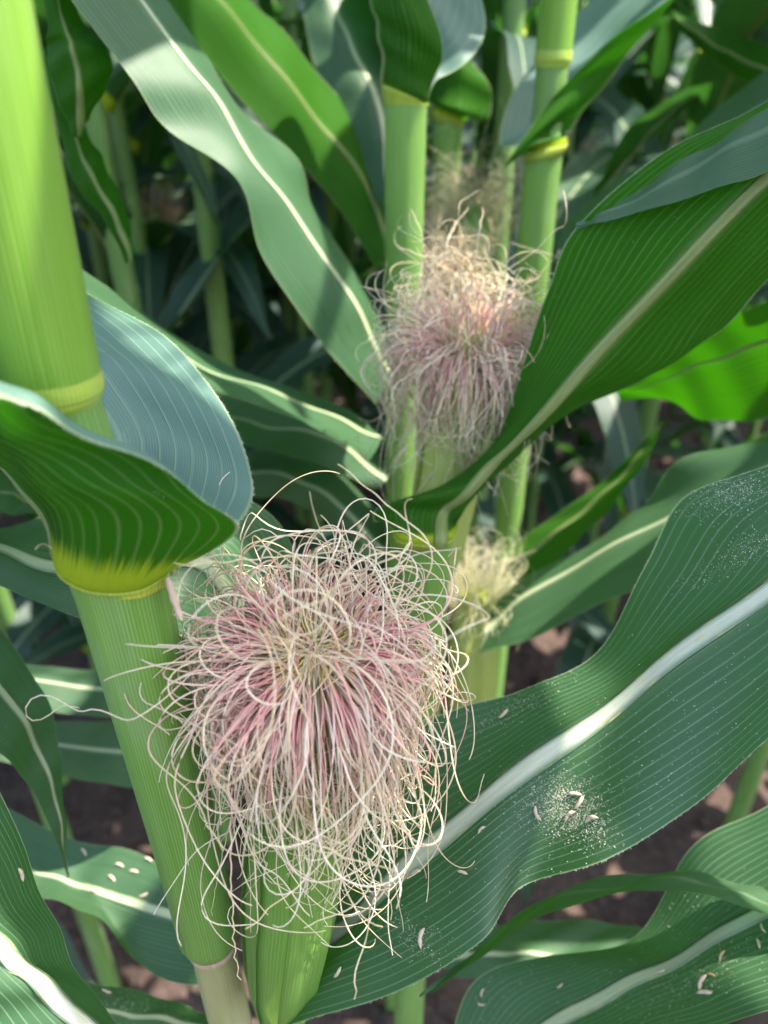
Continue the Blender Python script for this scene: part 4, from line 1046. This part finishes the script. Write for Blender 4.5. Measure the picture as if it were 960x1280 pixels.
for px, py, ang in [(105, 1065, 1), (150, 1082, .4), (168, 1090, .2), (186, 1075, .5), (120, 1112, .2), (180, 1118, 2.8), (140, 1098, .8)]:
    anther(px, py, ang, .0062, 'L', 'blurred pale fallen anther on the low leaf behind the thick stalk')
for px, py, ang in [(133, 1240, .3), (118, 1212, 1.2)]:
    anther(px, py, ang, .006, 'N', 'blurred pale fallen anther on the leaf lying over the soil')

# pollen dust: real grains scattered on the blades
def pollen(patches, keys, seed, label):
    rng = np.random.default_rng(seed); L, S = [], []
    for px, py, sx, sy, rot, n_ in patches:
        n_ = int(n_ * 2.0)
        q = rng.normal(size=(n_, 2)) * np.array([sx, sy]); c, s = math.cos(rot), math.sin(rot)
        for a_, b_ in q:
            h = hit(px + a_ * c - b_ * s, py + a_ * s + b_ * c, keys)
            if h: L.append(np.array(h[0] + h[1] * 0.00012)); S.append(0.00006 + 0.00020 * rng.random() ** 4)
    L, S = np.array(L), np.array(S)
    oc = np.array([[1, 0, 0], [-1, 0, 0], [0, 1, 0], [0, -1, 0], [0, 0, 1], [0, 0, -1.0]])
    of = np.array([[0, 2, 4], [2, 1, 4], [1, 3, 4], [3, 0, 4], [2, 0, 5], [1, 2, 5], [3, 1, 5], [0, 3, 5]])
    V = L[:, None] + oc[None] * S[:, None, None] * rng.uniform(0.6, 1.4, (len(L), 6, 1))
    F = (of[None] + (np.arange(len(L)) * 6)[:, None, None]).reshape(-1, 3)
    o = mesh_obj('pollen_dust', V.reshape(-1, 3), F, 'pollen', None, np.zeros((len(L) * 6, 2)), smooth=False)
    tag(o, label, 'pollen', kind='stuff')
pollen([(700, 1005, 28, 20, .3, 1500), (735, 1030, 20, 14, .8, 500), (910, 615, 30, 16, -.3, 900), (930, 690, 50, 10, -.5, 500), (640, 885, 40, 9, -.5, 350), (520, 1170, 30, 16, .6, 300), (800, 950, 120, 60, -.6, 500), (650, 1000, 100, 60, -.6, 300)], 'B', 1,
       'whitish pollen dust patches on the broad leaf with white midrib')
pollen([(870, 1220, 60, 22, -.5, 500), (800, 1180, 70, 30, -.6, 250), (620, 1240, 25, 25, 0, 120)], 'R', 2, 'whitish pollen dust on the low leaf beneath the ribbon leaf')
pollen([(160, 1255, 30, 9, .3, 250)], 'N', 3, 'whitish pollen dust on the leaf lying over the soil')

# fine hairs along the leaf margins
def hairs(G, col, parent, off, dens, ln, seed, r0=0.0, r1=1.0):
    rng = np.random.default_rng(seed); ns = G.shape[0]
    n_ = dens; x = rng.uniform(r0, r1, n_) * (ns - 1.001); i = x.astype(int); f = (x - i)[:, None]
    a = G[:, col]; b_ = G[:, 1 if col == 0 else -2]
    p = a[i] * (1 - f) + a[i + 1] * f
    out = norm(p - (b_[i] * (1 - f) + b_[i + 1] * f)); T = norm(a[i + 1] - a[i])
    d = norm(out + T * rng.normal(0.1, 0.4, (n_, 1)) + rng.normal(0, 0.35, (n_, 3)))
    L = ln * rng.uniform(0.4, 1.2, (n_, 1)); w = norm(np.cross(d, rng.normal(size=(n_, 3)))) * 0.00006
    w2 = norm(np.cross(d, w)) * 0.00006
    V = np.stack([p + w, p - w * 0.5 + w2, p - w * 0.5 - w2, p + d * L], 1)
    F = (np.array([[0, 1, 3], [1, 2, 3], [2, 0, 3]])[None] + (np.arange(n_) * 4)[:, None, None]).reshape(-1, 3)
    o = mesh_obj('margin_hairs', V.reshape(-1, 3) - off, F, 'hair', parent, np.zeros((n_ * 4, 2)), smooth=False)
    o['kind'] = 'stuff'
hairs(GA, 0, lfA, oA, 500, 0.0011, 1); hairs(GA, -1, lfA, oA, 600, 0.0013, 2)
hairs(GB, 0, lfB, oA, 500, 0.0009, 3); hairs(GB, -1, lfB, oA, 600, 0.0009, 4)
hairs(GC, 0, lfC, oC, 400, 0.0012, 5); hairs(GC, -1, lfC, oC, 500, 0.0012, 6)
print('PLANTS', count, 'OBJECTS', len(bpy.data.objects))
